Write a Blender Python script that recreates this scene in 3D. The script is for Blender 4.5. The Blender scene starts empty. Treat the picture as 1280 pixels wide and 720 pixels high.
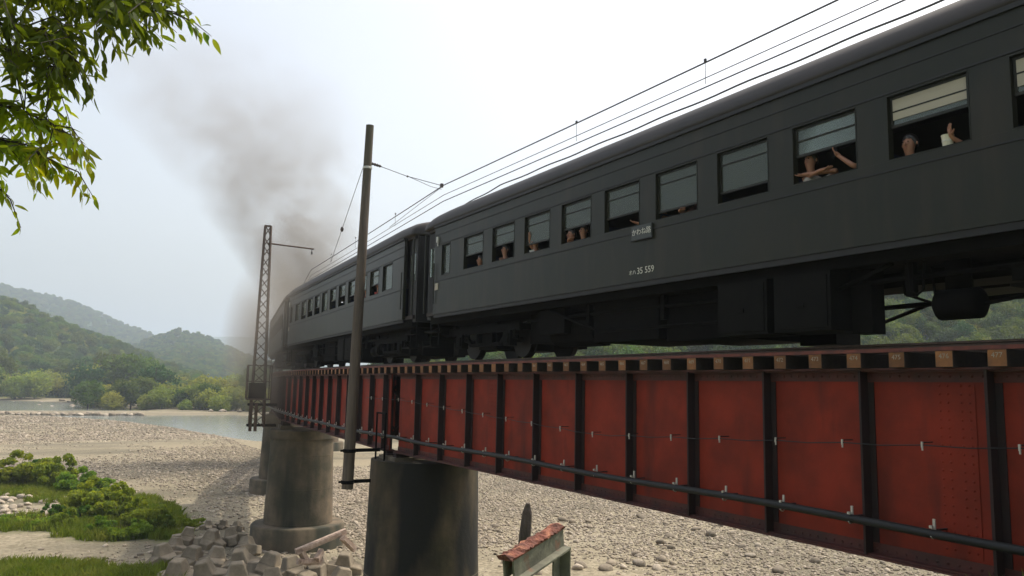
import bpy, bmesh, math, random
import numpy as np
from mathutils import Vector, Matrix, Euler

# ------------------------------------------------------------------ camera, sky, sun, exposure
SC = bpy.context.scene
COL = SC.collection
FPX, VPX, VPY, ROLL = 980.0, 57.0, 471.0, 0.02          # focal length in px of the 1280x720 photo, vanishing point of the track
_t = np.array([VPX - 640, -(VPY - 360), FPX]); _t /= np.linalg.norm(_t)
_u = np.array([ROLL, 1.0, -(ROLL * _t[0] + _t[1]) / _t[2]]); _u /= np.linalg.norm(_u)
_r = np.cross(_u, _t); _r /= np.linalg.norm(_r)
CM = np.stack([_r, _t, _u], 1)                            # world -> (right, up, forward)

def ray(x, y):
    return CM.T @ np.array([x - 640, -(y - 360), FPX])
def on_x(x, y, X): d = ray(x, y); return Vector(d * X / d[0])
def on_y(x, y, Y): d = ray(x, y); return Vector(d * Y / d[1])
def on_z(x, y, Z): d = ray(x, y); return Vector(d * Z / d[2])
def at(x, y, D): d = ray(x, y); return Vector(d * D / FPX)   # D = depth along the view axis

cam_d = bpy.data.cameras.new('camera'); cam = bpy.data.objects.new('camera', cam_d); COL.objects.link(cam)
cam_d.sensor_width = 36; cam_d.lens = 36 * FPX / 1280; cam_d.clip_start = 0.05; cam_d.clip_end = 20000
_m = Matrix.Identity(4)
for i in range(3):
    _m[i][0] = CM[0, i]; _m[i][1] = CM[1, i]; _m[i][2] = -CM[2, i]
cam.matrix_world = _m
SC.camera = cam

SUN_EL, SUN_AZ = math.radians(61), math.radians(84)     # azimuth from +Y towards +X
W = bpy.data.worlds.new('World'); SC.world = W; W.use_nodes = True
nt = W.node_tree; bg = nt.nodes['Background']
sky = nt.nodes.new('ShaderNodeTexSky'); sky.sky_type = 'NISHITA'; sky.sun_disc = False
sky.sun_elevation = SUN_EL; sky.sun_rotation = SUN_AZ
sky.air_density = 1.3; sky.dust_density = 6.0; sky.ozone_density = 1.0; sky.altitude = 150
hs = nt.nodes.new('ShaderNodeHueSaturation'); hs.inputs['Saturation'].default_value = 0.58
wt = nt.nodes.new('ShaderNodeMix'); wt.data_type = 'RGBA'; wt.blend_type = 'MULTIPLY'; wt.inputs['Factor'].default_value = 1.0; wt.inputs['B'].default_value = (1.05, 1.01, 0.965, 1)   # hazy, slightly warm air
nt.links.new(sky.outputs[0], hs.inputs['Color']); nt.links.new(hs.outputs[0], wt.inputs['A']); nt.links.new(wt.outputs['Result'], bg.inputs[0])
bg.inputs[1].default_value = 0.15
sun_d = bpy.data.lights.new('sun', 'SUN'); sun = bpy.data.objects.new('sun', sun_d); COL.objects.link(sun)
sun_d.energy = 2.3; sun_d.angle = math.radians(1.5); sun_d.color = (1.0, 0.90, 0.74)
SUN_DIR = Vector((math.cos(SUN_EL) * math.sin(SUN_AZ), math.cos(SUN_EL) * math.cos(SUN_AZ), math.sin(SUN_EL)))
sun.rotation_euler = SUN_DIR.to_track_quat('Z', 'Y').to_euler()
sun.location = (60, 0, 120)
vs = SC.view_settings; vs.view_transform = 'Standard'; vs.look = 'None'; vs.gamma = 1; vs.exposure = 0.68
vs.use_curve_mapping = False
SC.render.engine = 'CYCLES'
SC.cycles.use_denoising = True
SC.cycles.max_bounces = 7; SC.cycles.transparent_max_bounces = 12; SC.cycles.volume_bounces = 1
SC.cycles.caustics_reflective = False; SC.cycles.caustics_refractive = False
SC.cycles.sample_clamp_indirect = 4.0

RND = random.Random(11); RNG = np.random.default_rng(11)

# ------------------------------------------------------------------ mesh helpers
class MB:
    def __init__(s): s.v = []; s.f = []; s.m = []; s.n = 0
    def add(s, vs_, fs_, mi=0):
        b = s.n
        s.v.extend([tuple(p) for p in vs_]); s.n += len(vs_)
        for f in fs_: s.f.append(tuple(i + b for i in f)); s.m.append(mi)
        return s
    def box(s, c, size, R=None, mi=0, taper=None):
        hx, hy, hz = size[0] / 2, size[1] / 2, size[2] / 2
        P = []
        for dz in (-1, 1):
            k = 1 if (taper is None or dz < 0) else taper
            for dx, dy in ((-1, -1), (1, -1), (1, 1), (-1, 1)):
                p = Vector((dx * hx * k, dy * hy * k, dz * hz))
                if R is not None: p = R @ p
                P.append(p + Vector(c))
        return s.add(P, [(3, 2, 1, 0), (4, 5, 6, 7), (0, 1, 5, 4), (1, 2, 6, 5), (2, 3, 7, 6), (3, 0, 4, 7)], mi)
    def bb(s, a, b, mi=0):
        a = Vector(a); b = Vector(b)
        return s.box((a + b) / 2, (abs(b.x - a.x), abs(b.y - a.y), abs(b.z - a.z)), None, mi)
    def bar(s, p, q, w, h, mi=0, up=(0, 0, 1)):
        p = Vector(p); q = Vector(q); d = (q - p); L = d.length; d.normalize()
        u = Vector(up); r = d.cross(u)
        if r.length < 1e-4: r = d.cross(Vector((1, 0, 0)))
        r.normalize(); u = r.cross(d)
        R = Matrix((r, d, u)).transposed()
        return s.box((p + q) / 2, (w, L, h), R, mi)
    def tube(s, pts, rad, n=8, caps=True, mi=0):
        pts = [Vector(p) for p in pts]; k = len(pts)
        if not hasattr(rad, '__len__'): rad = [rad] * k
        V = []; ref = None
        for i, p in enumerate(pts):
            d = (pts[min(i + 1, k - 1)] - pts[max(i - 1, 0)])
            if d.length < 1e-9: d = Vector((0, 0, 1))
            d.normalize()
            if ref is None: ref = d.orthogonal().normalized()
            else:
                ref = (ref - d * ref.dot(d))
                ref = ref.normalized() if ref.length > 1e-6 else d.orthogonal().normalized()
            b = d.cross(ref)
            for j in range(n):
                a = 2 * math.pi * j / n
                V.append(p + (ref * math.cos(a) + b * math.sin(a)) * rad[i])
        F = []
        for i in range(k - 1):
            for j in range(n):
                j2 = (j + 1) % n
                F.append((i * n + j, i * n + j2, (i + 1) * n + j2, (i + 1) * n + j))
        if caps:
            F.append(tuple(range(n - 1, -1, -1))); F.append(tuple((k - 1) * n + j for j in range(n)))
        return s.add(V, F, mi)
    def lathe(s, prof, n=24, c=(0, 0, 0), mi=0):
        return s.tube_z(prof, n, c, mi)
    def tube_z(s, prof, n, c, mi):
        V = []; k = len(prof)
        for r, z in prof:
            for j in range(n):
                a = 2 * math.pi * j / n
                V.append((c[0] + r * math.cos(a), c[1] + r * math.sin(a), c[2] + z))
        F = [(i * n + j, i * n + (j + 1) % n, (i + 1) * n + (j + 1) % n, (i + 1) * n + j) for i in range(k - 1) for j in range(n)]
        F.append(tuple(range(n - 1, -1, -1))); F.append(tuple((k - 1) * n + j for j in range(n)))
        return s.add(V, F, mi)
    def ball(s, c, r, n=6, mi=0, sc=(1, 1, 1)):
        V = []; F = []
        for i in range(n + 1):
            th = math.pi * i / n
            for j in range(n * 2):
                ph = math.pi * j / n
                V.append((c[0] + r * sc[0] * math.sin(th) * math.cos(ph), c[1] + r * sc[1] * math.sin(th) * math.sin(ph), c[2] + r * sc[2] * math.cos(th)))
        m = n * 2
        for i in range(n):
            for j in range(m):
                F.append((i * m + j, (i + 1) * m + j, (i + 1) * m + (j + 1) % m, i * m + (j + 1) % m))
        return s.add(V, F, mi)
    def mesh(s, name, mats, smooth=False):
        me = bpy.data.meshes.new(name); me.from_pydata([tuple(p) for p in s.v], [], s.f)
        for m in (mats if isinstance(mats, (list, tuple)) else [mats]): me.materials.append(m)
        me.polygons.foreach_set('material_index', s.m)
        if smooth: me.polygons.foreach_set('use_smooth', [True] * len(me.polygons))
        me.update(); return me
    def build(s, name, mats, parent=None, smooth=False, auto=None, loc=None):
        o = link(name, s.mesh(name, mats, smooth), parent)
        if loc is not None: o.location = loc
        if smooth and auto: o.data.set_sharp_from_angle(angle=math.radians(auto))
        return o

def link(name, data, parent=None):
    o = bpy.data.objects.new(name, data); COL.objects.link(o)
    if parent is not None: o.parent = parent
    return o
def tag(o, label=None, cat=None, group=None, kind=None):
    if label: o['label'] = label
    if cat: o['category'] = cat
    if group: o['group'] = group
    if kind: o['kind'] = kind
    return o
def empty(name, loc=(0, 0, 0), rz=0.0, label=None, cat=None, group=None):
    o = bpy.data.objects.new(name, None); COL.objects.link(o); o.location = loc; o.rotation_euler = (0, 0, rz)
    o.empty_display_size = 0.2
    return tag(o, label, cat, group)

def np_mesh(name, V, F, mats, attrs=None):
    """V (n,3), F (m,k) arrays"""
    me = bpy.data.meshes.new(name)
    k = F.shape[1]
    me.vertices.add(len(V)); me.vertices.foreach_set('co', np.ascontiguousarray(V, dtype=np.float32).ravel())
    me.loops.add(F.size); me.loops.foreach_set('vertex_index', np.ascontiguousarray(F, dtype=np.int32).ravel())
    me.polygons.add(len(F)); me.polygons.foreach_set('loop_start', np.arange(0, F.size, k, dtype=np.int32))
    me.update(calc_edges=True)
    for m in (mats if isinstance(mats, (list, tuple)) else [mats]): me.materials.append(m)
    return me

# value noise
_perm = RNG.random((256, 256))
def vnoise(x, y):
    xi = np.floor(x).astype(int); yi = np.floor(y).astype(int); fx = x - xi; fy = y - yi
    fx = fx * fx * (3 - 2 * fx); fy = fy * fy * (3 - 2 * fy)
    g = lambda a, b: _perm[a & 255, b & 255]
    return (g(xi, yi) * (1 - fx) + g(xi + 1, yi) * fx) * (1 - fy) + (g(xi, yi + 1) * (1 - fx) + g(xi + 1, yi + 1) * fx) * fy
def fbm(x, y, o=4):
    x = np.asarray(x, float); y = np.asarray(y, float); a = 0.5; r = 0
    for i in range(o): r = r + a * (vnoise(x, y) - 0.5); x = x * 2.03 + 17.3; y = y * 2.03 + 5.1; a *= 0.5
    return r

# ------------------------------------------------------------------ materials
MATS = {}
def mat(name, col, rough=0.7, col2=None, scale=3.0, detail=6.0, lo=0.35, hi=0.65, bump=0.0, bscale=None, metal=0.0, spec=0.5,
        rand=0.0, stretch=None, third=None, coord='Object', coat=0.0):
    if name in MATS: return MATS[name]
    m = bpy.data.materials.new(name); m.use_nodes = True; t = m.node_tree; N = t.nodes; Lk = t.links
    p = N['Principled BSDF']; p.inputs['Roughness'].default_value = rough; p.inputs['Metallic'].default_value = metal
    p.inputs['Specular IOR Level'].default_value = spec; p.inputs['Coat Weight'].default_value = coat
    p.inputs['Coat Roughness'].default_value = 0.25
    tc = N.new('ShaderNodeTexCoord'); src = tc.outputs[coord]
    if coord == 'World':
        pass
    if stretch:
        mp = N.new('ShaderNodeMapping'); mp.inputs['Scale'].default_value = stretch; Lk.new(src, mp.inputs['Vector']); src2 = mp.outputs[0]
    else: src2 = src
    out = None
    rgb = N.new('ShaderNodeRGB'); rgb.outputs[0].default_value = (*col, 1); out = rgb.outputs[0]
    if col2:
        nz = N.new('ShaderNodeTexNoise'); nz.inputs['Scale'].default_value = scale; nz.inputs['Detail'].default_value = detail; nz.inputs['Roughness'].default_value = 0.62
        Lk.new(src2, nz.inputs['Vector'])
        mr = N.new('ShaderNodeMapRange'); mr.inputs['From Min'].default_value = lo; mr.inputs['From Max'].default_value = hi; Lk.new(nz.outputs['Fac'], mr.inputs['Value'])
        mx = N.new('ShaderNodeMix'); mx.data_type = 'RGBA'; Lk.new(mr.outputs[0], mx.inputs['Factor']); Lk.new(out, mx.inputs['A']); mx.inputs['B'].default_value = (*col2, 1)
        out = mx.outputs['Result']
    if third:   # (colour, scale, lo, hi, stretch)
        c3, s3, l3, h3, st3 = third
        mp = N.new('ShaderNodeMapping'); mp.inputs['Scale'].default_value = st3 or (1, 1, 1); mp.inputs['Location'].default_value = (3.1, 7.7, 1.3); Lk.new(src, mp.inputs['Vector'])
        nz = N.new('ShaderNodeTexNoise'); nz.inputs['Scale'].default_value = s3; nz.inputs['Detail'].default_value = 5; Lk.new(mp.outputs[0], nz.inputs['Vector'])
        mr = N.new('ShaderNodeMapRange'); mr.inputs['From Min'].default_value = l3; mr.inputs['From Max'].default_value = h3; Lk.new(nz.outputs['Fac'], mr.inputs['Value'])
        mx = N.new('ShaderNodeMix'); mx.data_type = 'RGBA'; Lk.new(mr.outputs[0], mx.inputs['Factor']); Lk.new(out, mx.inputs['A']); mx.inputs['B'].default_value = (*c3, 1)
        out = mx.outputs['Result']
    if rand:
        oi = N.new('ShaderNodeObjectInfo'); mr = N.new('ShaderNodeMapRange'); mr.inputs['To Min'].default_value = 1 - rand; mr.inputs['To Max'].default_value = 1 + rand
        Lk.new(oi.outputs['Random'], mr.inputs['Value'])
        h = N.new('ShaderNodeHueSaturation'); Lk.new(mr.outputs[0], h.inputs['Value']); Lk.new(out, h.inputs['Color'])
        out = h.outputs[0]
    Lk.new(out, p.inputs['Base Color'])
    if bump:
        nb = N.new('ShaderNodeTexNoise'); nb.inputs['Scale'].default_value = bscale or scale * 4; nb.inputs['Detail'].default_value = 5; Lk.new(src, nb.inputs['Vector'])
        b = N.new('ShaderNodeBump'); b.inputs['Strength'].default_value = bump; b.inputs['Distance'].default_value = 0.03; Lk.new(nb.outputs['Fac'], b.inputs['Height']); Lk.new(b.outputs[0], p.inputs['Normal'])
    MATS[name] = m
    return m

def leaf_mat(name, col, col2, trans=0.35, scale=0.6, rand=0.25):
    if name in MATS: return MATS[name]
    m = bpy.data.materials.new(name); m.use_nodes = True; t = m.node_tree; N = t.nodes; Lk = t.links
    for n in list(N): N.remove(n)
    o = N.new('ShaderNodeOutputMaterial'); mx = N.new('ShaderNodeMixShader'); mx.inputs[0].default_value = trans
    pr = N.new('ShaderNodeBsdfPrincipled'); pr.inputs['Roughness'].default_value = 0.55; pr.inputs['Specular IOR Level'].default_value = 0.12
    tr = N.new('ShaderNodeBsdfTranslucent')
    tc = N.new('ShaderNodeTexCoord'); nz = N.new('ShaderNodeTexNoise'); nz.inputs['Scale'].default_value = scale; nz.inputs['Detail'].default_value = 4
    Lk.new(tc.outputs['Object'], nz.inputs['Vector'])
    mr = N.new('ShaderNodeMapRange'); mr.inputs['From Min'].default_value = 0.35; mr.inputs['From Max'].default_value = 0.65; Lk.new(nz.outputs['Fac'], mr.inputs['Value'])
    c = N.new('ShaderNodeMix'); c.data_type = 'RGBA'; c.inputs['A'].default_value = (*col, 1); c.inputs['B'].default_value = (*col2, 1); Lk.new(mr.outputs[0], c.inputs['Factor'])
    oi = N.new('ShaderNodeObjectInfo'); r2 = N.new('ShaderNodeMapRange'); r2.inputs['To Min'].default_value = 1 - rand; r2.inputs['To Max'].default_value = 1 + rand; Lk.new(oi.outputs['Random'], r2.inputs['Value'])
    h = N.new('ShaderNodeHueSaturation'); Lk.new(r2.outputs[0], h.inputs['Value']); Lk.new(c.outputs['Result'], h.inputs['Color'])
    r3 = N.new('ShaderNodeMapRange'); r3.inputs['To Min'].default_value = 0.47; r3.inputs['To Max'].default_value = 0.53
    ml = N.new('ShaderNodeMath'); ml.operation = 'FRACT'; m2 = N.new('ShaderNodeMath'); m2.operation = 'MULTIPLY'; m2.inputs[1].default_value = 7.13
    Lk.new(oi.outputs['Random'], m2.inputs[0]); Lk.new(m2.outputs[0], ml.inputs[0]); Lk.new(ml.outputs[0], r3.inputs['Value']); Lk.new(r3.outputs[0], h.inputs['Hue'])
    Lk.new(h.outputs[0], pr.inputs['Base Color'])
    g = N.new('ShaderNodeHueSaturation'); g.inputs['Hue'].default_value = 0.475; g.inputs['Value'].default_value = 1.5; g.inputs['Saturation'].default_value = 1.1; Lk.new(h.outputs[0], g.inputs['Color']); Lk.new(g.outputs[0], tr.inputs['Color'])
    Lk.new(pr.outputs[0], mx.inputs[1]); Lk.new(tr.outputs[0], mx.inputs[2]); Lk.new(mx.outputs[0], o.inputs['Surface'])
    MATS[name] = m
    return m

M_RED = mat('girder_red_paint', (0.27, 0.030, 0.0125), 0.68, (0.155, 0.020, 0.009), 1.1, bump=0.15, bscale=9, spec=0.22, third=((0.045, 0.014, 0.010), 1.6, 0.56, 0.80, (1.2, 1.2, 0.22)))
M_STIFF = mat('girder_soot_shade_paint', (0.028, 0.010, 0.008), 0.75, (0.018, 0.011, 0.010), 2.5, bump=0.1)  # soot plus the shade on the stiffeners, both put into the dark colour
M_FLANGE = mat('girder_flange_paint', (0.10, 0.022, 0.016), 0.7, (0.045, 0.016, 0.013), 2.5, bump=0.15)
M_SLEEP = mat('sleeper_timber', (0.27, 0.115, 0.04), 0.85, (0.14, 0.065, 0.03), 5, rand=0.3, bump=0.3)
M_SLEEPD = mat('sleeper_tarred', (0.045, 0.03, 0.022), 0.9, (0.02, 0.016, 0.014), 6, bump=0.3)
M_STRIP = mat('deck_strip_red', (0.20, 0.05, 0.03), 0.7, (0.09, 0.03, 0.025), 4)
M_RAIL = mat('rail_steel', (0.10, 0.065, 0.05), 0.5, (0.06, 0.04, 0.03), 8, metal=0.5)
M_CONC = mat('pier_concrete', (0.175, 0.130, 0.085), 0.9, (0.070, 0.060, 0.036), 0.7, lo=0.35, hi=0.62, bump=0.35, bscale=7, third=((0.022, 0.024, 0.014), 0.6, 0.46, 0.66, (1, 1, 0.16)))
M_CONC2 = mat('pier_concrete_dark', (0.125, 0.09, 0.052), 0.9, (0.045, 0.040, 0.018), 0.8, lo=0.35, hi=0.62, bump=0.35, bscale=7, third=((0.005, 0.0055, 0.004), 0.55, 0.41, 0.57, (1, 1, 0.3)))
M_COPE = mat('coping_concrete', (0.23, 0.185, 0.13), 0.9, (0.11, 0.09, 0.06), 2.0, bump=0.3)
M_BLOCK = mat('block_concrete', (0.30, 0.25, 0.18), 0.92, (0.14, 0.115, 0.08), 1.1, bump=0.6, bscale=6, rand=0.22, third=((0.07, 0.06, 0.04), 0.7, 0.5, 0.68, (1, 1, 0.5)))
M_COACH = mat('coach_paint', (0.0125, 0.0160, 0.0095), 0.40, (0.021, 0.0205, 0.0125), 0.8, lo=0.3, hi=0.7, bump=0.2, bscale=1.0, third=((0.034, 0.028, 0.018), 1.6, 0.50, 0.8, (1, 2.2, 0.35)), spec=0.27)
M_COACHD = mat('coach_trim', (0.008, 0.008, 0.008), 0.6)
M_ROOF = mat('coach_roof_paint', (0.030, 0.024, 0.022), 0.6, (0.018, 0.0155, 0.014), 1.5)
M_UNDER = mat('underframe_black', (0.0030, 0.0030, 0.0028), 0.9, (0.006, 0.0055, 0.005), 3, bump=0.1, spec=0.12)
M_BOXG = mat('battery_box_grey', (0.0050, 0.0050, 0.0046), 0.85, (0.008, 0.0076, 0.0068), 3, spec=0.12)
M_WHEEL = mat('wheel_steel', (0.012, 0.011, 0.010), 0.6, spec=0.3)
M_INT = mat('coach_interior_wood', (0.022, 0.014, 0.010), 0.7)
M_SEAT = mat('seat_moquette', (0.012, 0.02, 0.05), 0.9)
M_BLIND = mat('cream_blind', (0.42, 0.38, 0.30), 0.85)
M_BLINDG = mat('green_blind', (0.10, 0.12, 0.105), 0.85)
M_WHITE = mat('white_lettering', (0.62, 0.60, 0.52), 0.6)
M_PLATE = mat('sign_enamel', (0.03, 0.035, 0.03), 0.4)
M_CREAM = mat('cream_plastic', (0.62, 0.58, 0.44), 0.5)
M_POLE = mat('pole_timber', (0.13, 0.10, 0.075), 0.8, (0.07, 0.055, 0.04), 3, stretch=(4, 4, 0.3), bump=0.2, third=((0.045, 0.05, 0.018), 0.6, 0.5, 0.75, (1, 1, 0.3)))
M_MAST = mat('mast_steel', (0.11, 0.075, 0.055), 0.7, (0.06, 0.04, 0.03), 4)
M_WIRE = mat('wire_dark', (0.02, 0.02, 0.02), 0.5)
M_INSUL = mat('insulator_brown', (0.06, 0.045, 0.04), 0.35)
M_PIPE = mat('pipe_grey', (0.010, 0.011, 0.0115), 0.55, (0.018, 0.019, 0.019), 2, spec=0.35)
M_CLIP = mat('clip_galvanised', (0.50, 0.49, 0.43), 0.45, metal=0.4)
M_RUST = mat('rusty_plate', (0.20, 0.062, 0.038), 0.9, (0.09, 0.038, 0.028), 9, bump=0.8, bscale=30, third=((0.40, 0.17, 0.10), 14, 0.55, 0.7, None))
M_OLDP = mat('old_grey_paint', (0.20, 0.20, 0.145), 0.75, (0.10, 0.10, 0.075), 5, bump=0.25, bscale=18, third=((0.20, 0.08, 0.045), 9, 0.62, 0.75, None))
M_STAKE = mat('weathered_wood', (0.10, 0.075, 0.065), 0.9, (0.05, 0.04, 0.035), 8, stretch=(6, 6, 0.6), bump=0.4)
M_DRIFT = mat('bleached_timber', (0.46, 0.36, 0.29), 0.85, (0.27, 0.19, 0.15), 6, bump=0.3)
M_STONE = mat('river_stone', (0.265, 0.222, 0.165), 0.9, (0.18, 0.15, 0.11), 3, rand=0.3, bump=0.3)
M_STONEL = mat('pale_stone', (0.40, 0.345, 0.27), 0.9, (0.29, 0.245, 0.19), 3, rand=0.25, bump=0.3)
M_BARK = mat('bark', (0.05, 0.035, 0.028), 0.9, (0.025, 0.02, 0.016), 8, stretch=(1, 1, 0.2), bump=0.5)
M_SKIN = mat('skin', (0.31, 0.15, 0.092), 0.5, spec=0.3)
M_HAIR = mat('hair', (0.012, 0.009, 0.008), 0.45)
M_EYE = mat('eye_dark', (0.02, 0.015, 0.012), 0.2)
L_TREE1 = leaf_mat('leaf_mid', (0.06, 0.11, 0.018), (0.10, 0.155, 0.028), 0.42, 0.5, 0.25)
L_TREE2 = leaf_mat('leaf_dark', (0.025, 0.065, 0.018), (0.05, 0.10, 0.025), 0.25, 0.5, 0.25)
L_TREE3 = leaf_mat('leaf_pale', (0.14, 0.19, 0.032), (0.21, 0.25, 0.052), 0.5, 0.5, 0.2)
L_HILL = leaf_mat('leaf_hill', (0.03, 0.075, 0.02), (0.06, 0.11, 0.028), 0.25, 0.3, 0.45)
L_BUSH = leaf_mat('leaf_bush', (0.12, 0.20, 0.022), (0.20, 0.28, 0.045), 0.55, 0.9, 0.15)
L_BUSHD = leaf_mat('leaf_bush_dark', (0.06, 0.125, 0.018), (0.13, 0.20, 0.03), 0.52, 0.9, 0.15)
L_GRASS = leaf_mat('grass_blade', (0.10, 0.185, 0.02), (0.18, 0.235, 0.045), 0.35, 0.7, 0.1)
L_NEAR = leaf_mat('leaf_near', (0.075, 0.14, 0.018), (0.14, 0.205, 0.028), 0.62, 3.0, 0.4)
L_NEARY = leaf_mat('leaf_near_young', (0.15, 0.21, 0.02), (0.22, 0.27, 0.03), 0.55, 3.0, 0.3)

def glass_mat():
    m = bpy.data.materials.new('dusty_window_glass'); m.use_nodes = True; t = m.node_tree; N = t.nodes; Lk = t.links
    for n in list(N): N.remove(n)
    out = N.new('ShaderNodeOutputMaterial'); tr = N.new('ShaderNodeBsdfTransparent'); tr.inputs[0].default_value = (0.80, 0.86, 0.82, 1)
    gl = N.new('ShaderNodeBsdfGlossy'); gl.inputs['Roughness'].default_value = 0.06; gl.inputs['Color'].default_value = (0.9, 0.95, 0.92, 1)
    fr = N.new('ShaderNodeFresnel'); fr.inputs['IOR'].default_value = 1.52
    df = N.new('ShaderNodeBsdfDiffuse'); df.inputs['Color'].default_value = (0.20, 0.22, 0.19, 1)
    m1 = N.new('ShaderNodeMixShader'); m2 = N.new('ShaderNodeMixShader'); m2.inputs[0].default_value = 0.20
    Lk.new(fr.outputs[0], m1.inputs[0]); Lk.new(tr.outputs[0], m1.inputs[1]); Lk.new(gl.outputs[0], m1.inputs[2])
    Lk.new(m1.outputs[0], m2.inputs[1]); Lk.new(df.outputs[0], m2.inputs[2]); Lk.new(m2.outputs[0], out.inputs['Surface'])
    return m
M_GLASS = glass_mat()

def gravel_mat():
    m = bpy.data.materials.new('river_gravel'); m.use_nodes = True; t = m.node_tree; N = t.nodes; Lk = t.links
    p = N['Principled BSDF']; p.inputs['Roughness'].default_value = 0.95; p.inputs['Specular IOR Level'].default_value = 0.2
    tc = N.new('ShaderNodeTexCoord')
    def vor(sc):
        v = N.new('ShaderNodeTexVoronoi'); v.inputs['Scale'].default_value = sc; Lk.new(tc.outputs['Object'], v.inputs['Vector']); return v
    v1 = vor(5.0); v2 = vor(1.6)
    def noise(sc, lo, hi, d=5):
        n = N.new('ShaderNodeTexNoise'); n.inputs['Scale'].default_value = sc; n.inputs['Detail'].default_value = d; Lk.new(tc.outputs['Object'], n.inputs['Vector'])
        r = N.new('ShaderNodeMapRange'); r.inputs['From Min'].default_value = lo; r.inputs['From Max'].default_value = hi; Lk.new(n.outputs['Fac'], r.inputs['Value']); return r.outputs[0]
    def mix(f, a, b, mode='MIX'):
        x = N.new('ShaderNodeMix'); x.data_type = 'RGBA'; x.blend_type = mode
        for nm, val in (('Factor', f), ('A', a), ('B', b)):
            if isinstance(val, (int, float)): x.inputs[nm].default_value = val
            elif isinstance(val, tuple): x.inputs[nm].default_value = (*val, 1)
            else: Lk.new(val, x.inputs[nm])
        return x.outputs['Result']
    cr = N.new('ShaderNodeValToRGB'); e = cr.color_ramp.elements
    e[0].position = 0.0; e[0].color = (0.15, 0.125, 0.09, 1); e[1].position = 1.0; e[1].color = (0.38, 0.325, 0.245, 1)
    x = e.new(0.45); x.color = (0.26, 0.22, 0.16, 1)
    sp = N.new('ShaderNodeSeparateColor'); Lk.new(v1.outputs['Color'], sp.inputs[0]); Lk.new(sp.outputs[0], cr.inputs[0])
    cr2 = N.new('ShaderNodeValToRGB'); e = cr2.color_ramp.elements
    e[0].color = (0.18, 0.145, 0.108, 1); e[1].color = (0.35, 0.30, 0.225, 1)
    sp2 = N.new('ShaderNodeSeparateColor'); Lk.new(v2.outputs['Color'], sp2.inputs[0]); Lk.new(sp2.outputs[0], cr2.inputs[0])
    c = mix(0.35, cr.outputs[0], cr2.outputs[0])
    mps = N.new('ShaderNodeMapping'); mps.inputs['Scale'].default_value = (0.3, 1.0, 1.0); mps.inputs['Rotation'].default_value = (0, 0, 0.35); Lk.new(tc.outputs['Object'], mps.inputs['Vector'])
    def streak(sc, lo, hi):
        n = N.new('ShaderNodeTexNoise'); n.inputs['Scale'].default_value = sc; n.inputs['Detail'].default_value = 6; Lk.new(mps.outputs[0], n.inputs['Vector'])
        r = N.new('ShaderNodeMapRange'); r.inputs['From Min'].default_value = lo; r.inputs['From Max'].default_value = hi; Lk.new(n.outputs['Fac'], r.inputs['Value']); return r.outputs[0]
    c = mix(streak(0.14, 0.44, 0.62), c, (0.15, 0.128, 0.10))          # darker drifts along the flow
    c = mix(streak(0.09, 0.56, 0.70), c, (0.36, 0.31, 0.235))          # pale bars
    c = mix(noise(0.05, 0.52, 0.66), c, (0.28, 0.235, 0.17))         # sandy tracts
    c = mix(noise(0.023, 0.55, 0.70), c, (0.17, 0.145, 0.105))        # damp silt
    g = noise(0.12, 0.60, 0.70)
    ga = N.new('ShaderNodeAttribute'); ga.attribute_name = 'green'
    c = mix(ga.outputs['Fac'], c, (0.10, 0.125, 0.035))
    Lk.new(c, p.inputs['Base Color'])
    b = N.new('ShaderNodeBump'); b.inputs['Strength'].default_value = 0.5; b.inputs['Distance'].default_value = 0.10; b.invert = True
    Lk.new(v1.outputs['Distance'], b.inputs['Height']); Lk.new(b.outputs[0], p.inputs['Normal'])
    return m

def water_mat():
    m = bpy.data.materials.new('river_water'); m.use_nodes = True; t = m.node_tree; N = t.nodes; Lk = t.links
    p = N['Principled BSDF']; p.inputs['Roughness'].default_value = 0.12
    tc = N.new('ShaderNodeTexCoord')
    mp = N.new('ShaderNodeMapping'); mp.inputs['Scale'].default_value = (0.35, 1.2, 1); Lk.new(tc.outputs['Object'], mp.inputs['Vector'])
    n = N.new('ShaderNodeTexNoise'); n.inputs['Scale'].default_value = 0.9; n.inputs['Detail'].default_value = 6; Lk.new(mp.outputs[0], n.inputs['Vector'])
    n2 = N.new('ShaderNodeTexNoise'); n2.inputs['Scale'].default_value = 0.16; n2.inputs['Detail'].default_value = 7; n2.inputs['Roughness'].default_value = 0.7; Lk.new(mp.outputs[0], n2.inputs['Vector'])
    r = N.new('ShaderNodeMapRange'); r.inputs['From Min'].default_value = 0.62; r.inputs['From Max'].default_value = 0.74; Lk.new(n2.outputs['Fac'], r.inputs['Value'])
    c = N.new('ShaderNodeMix'); c.data_type = 'RGBA'; c.inputs['A'].default_value = (0.19, 0.205, 0.185, 1); c.inputs['B'].default_value = (0.6, 0.6, 0.56, 1); Lk.new(r.outputs[0], c.inputs['Factor'])
    Lk.new(c.outputs['Result'], p.inputs['Base Color'])
    b = N.new('ShaderNodeBump'); b.inputs['Strength'].default_value = 0.5; b.inputs['Distance'].default_value = 0.15; Lk.new(n.outputs['Fac'], b.inputs['Height']); Lk.new(b.outputs[0], p.inputs['Normal'])
    return m

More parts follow.
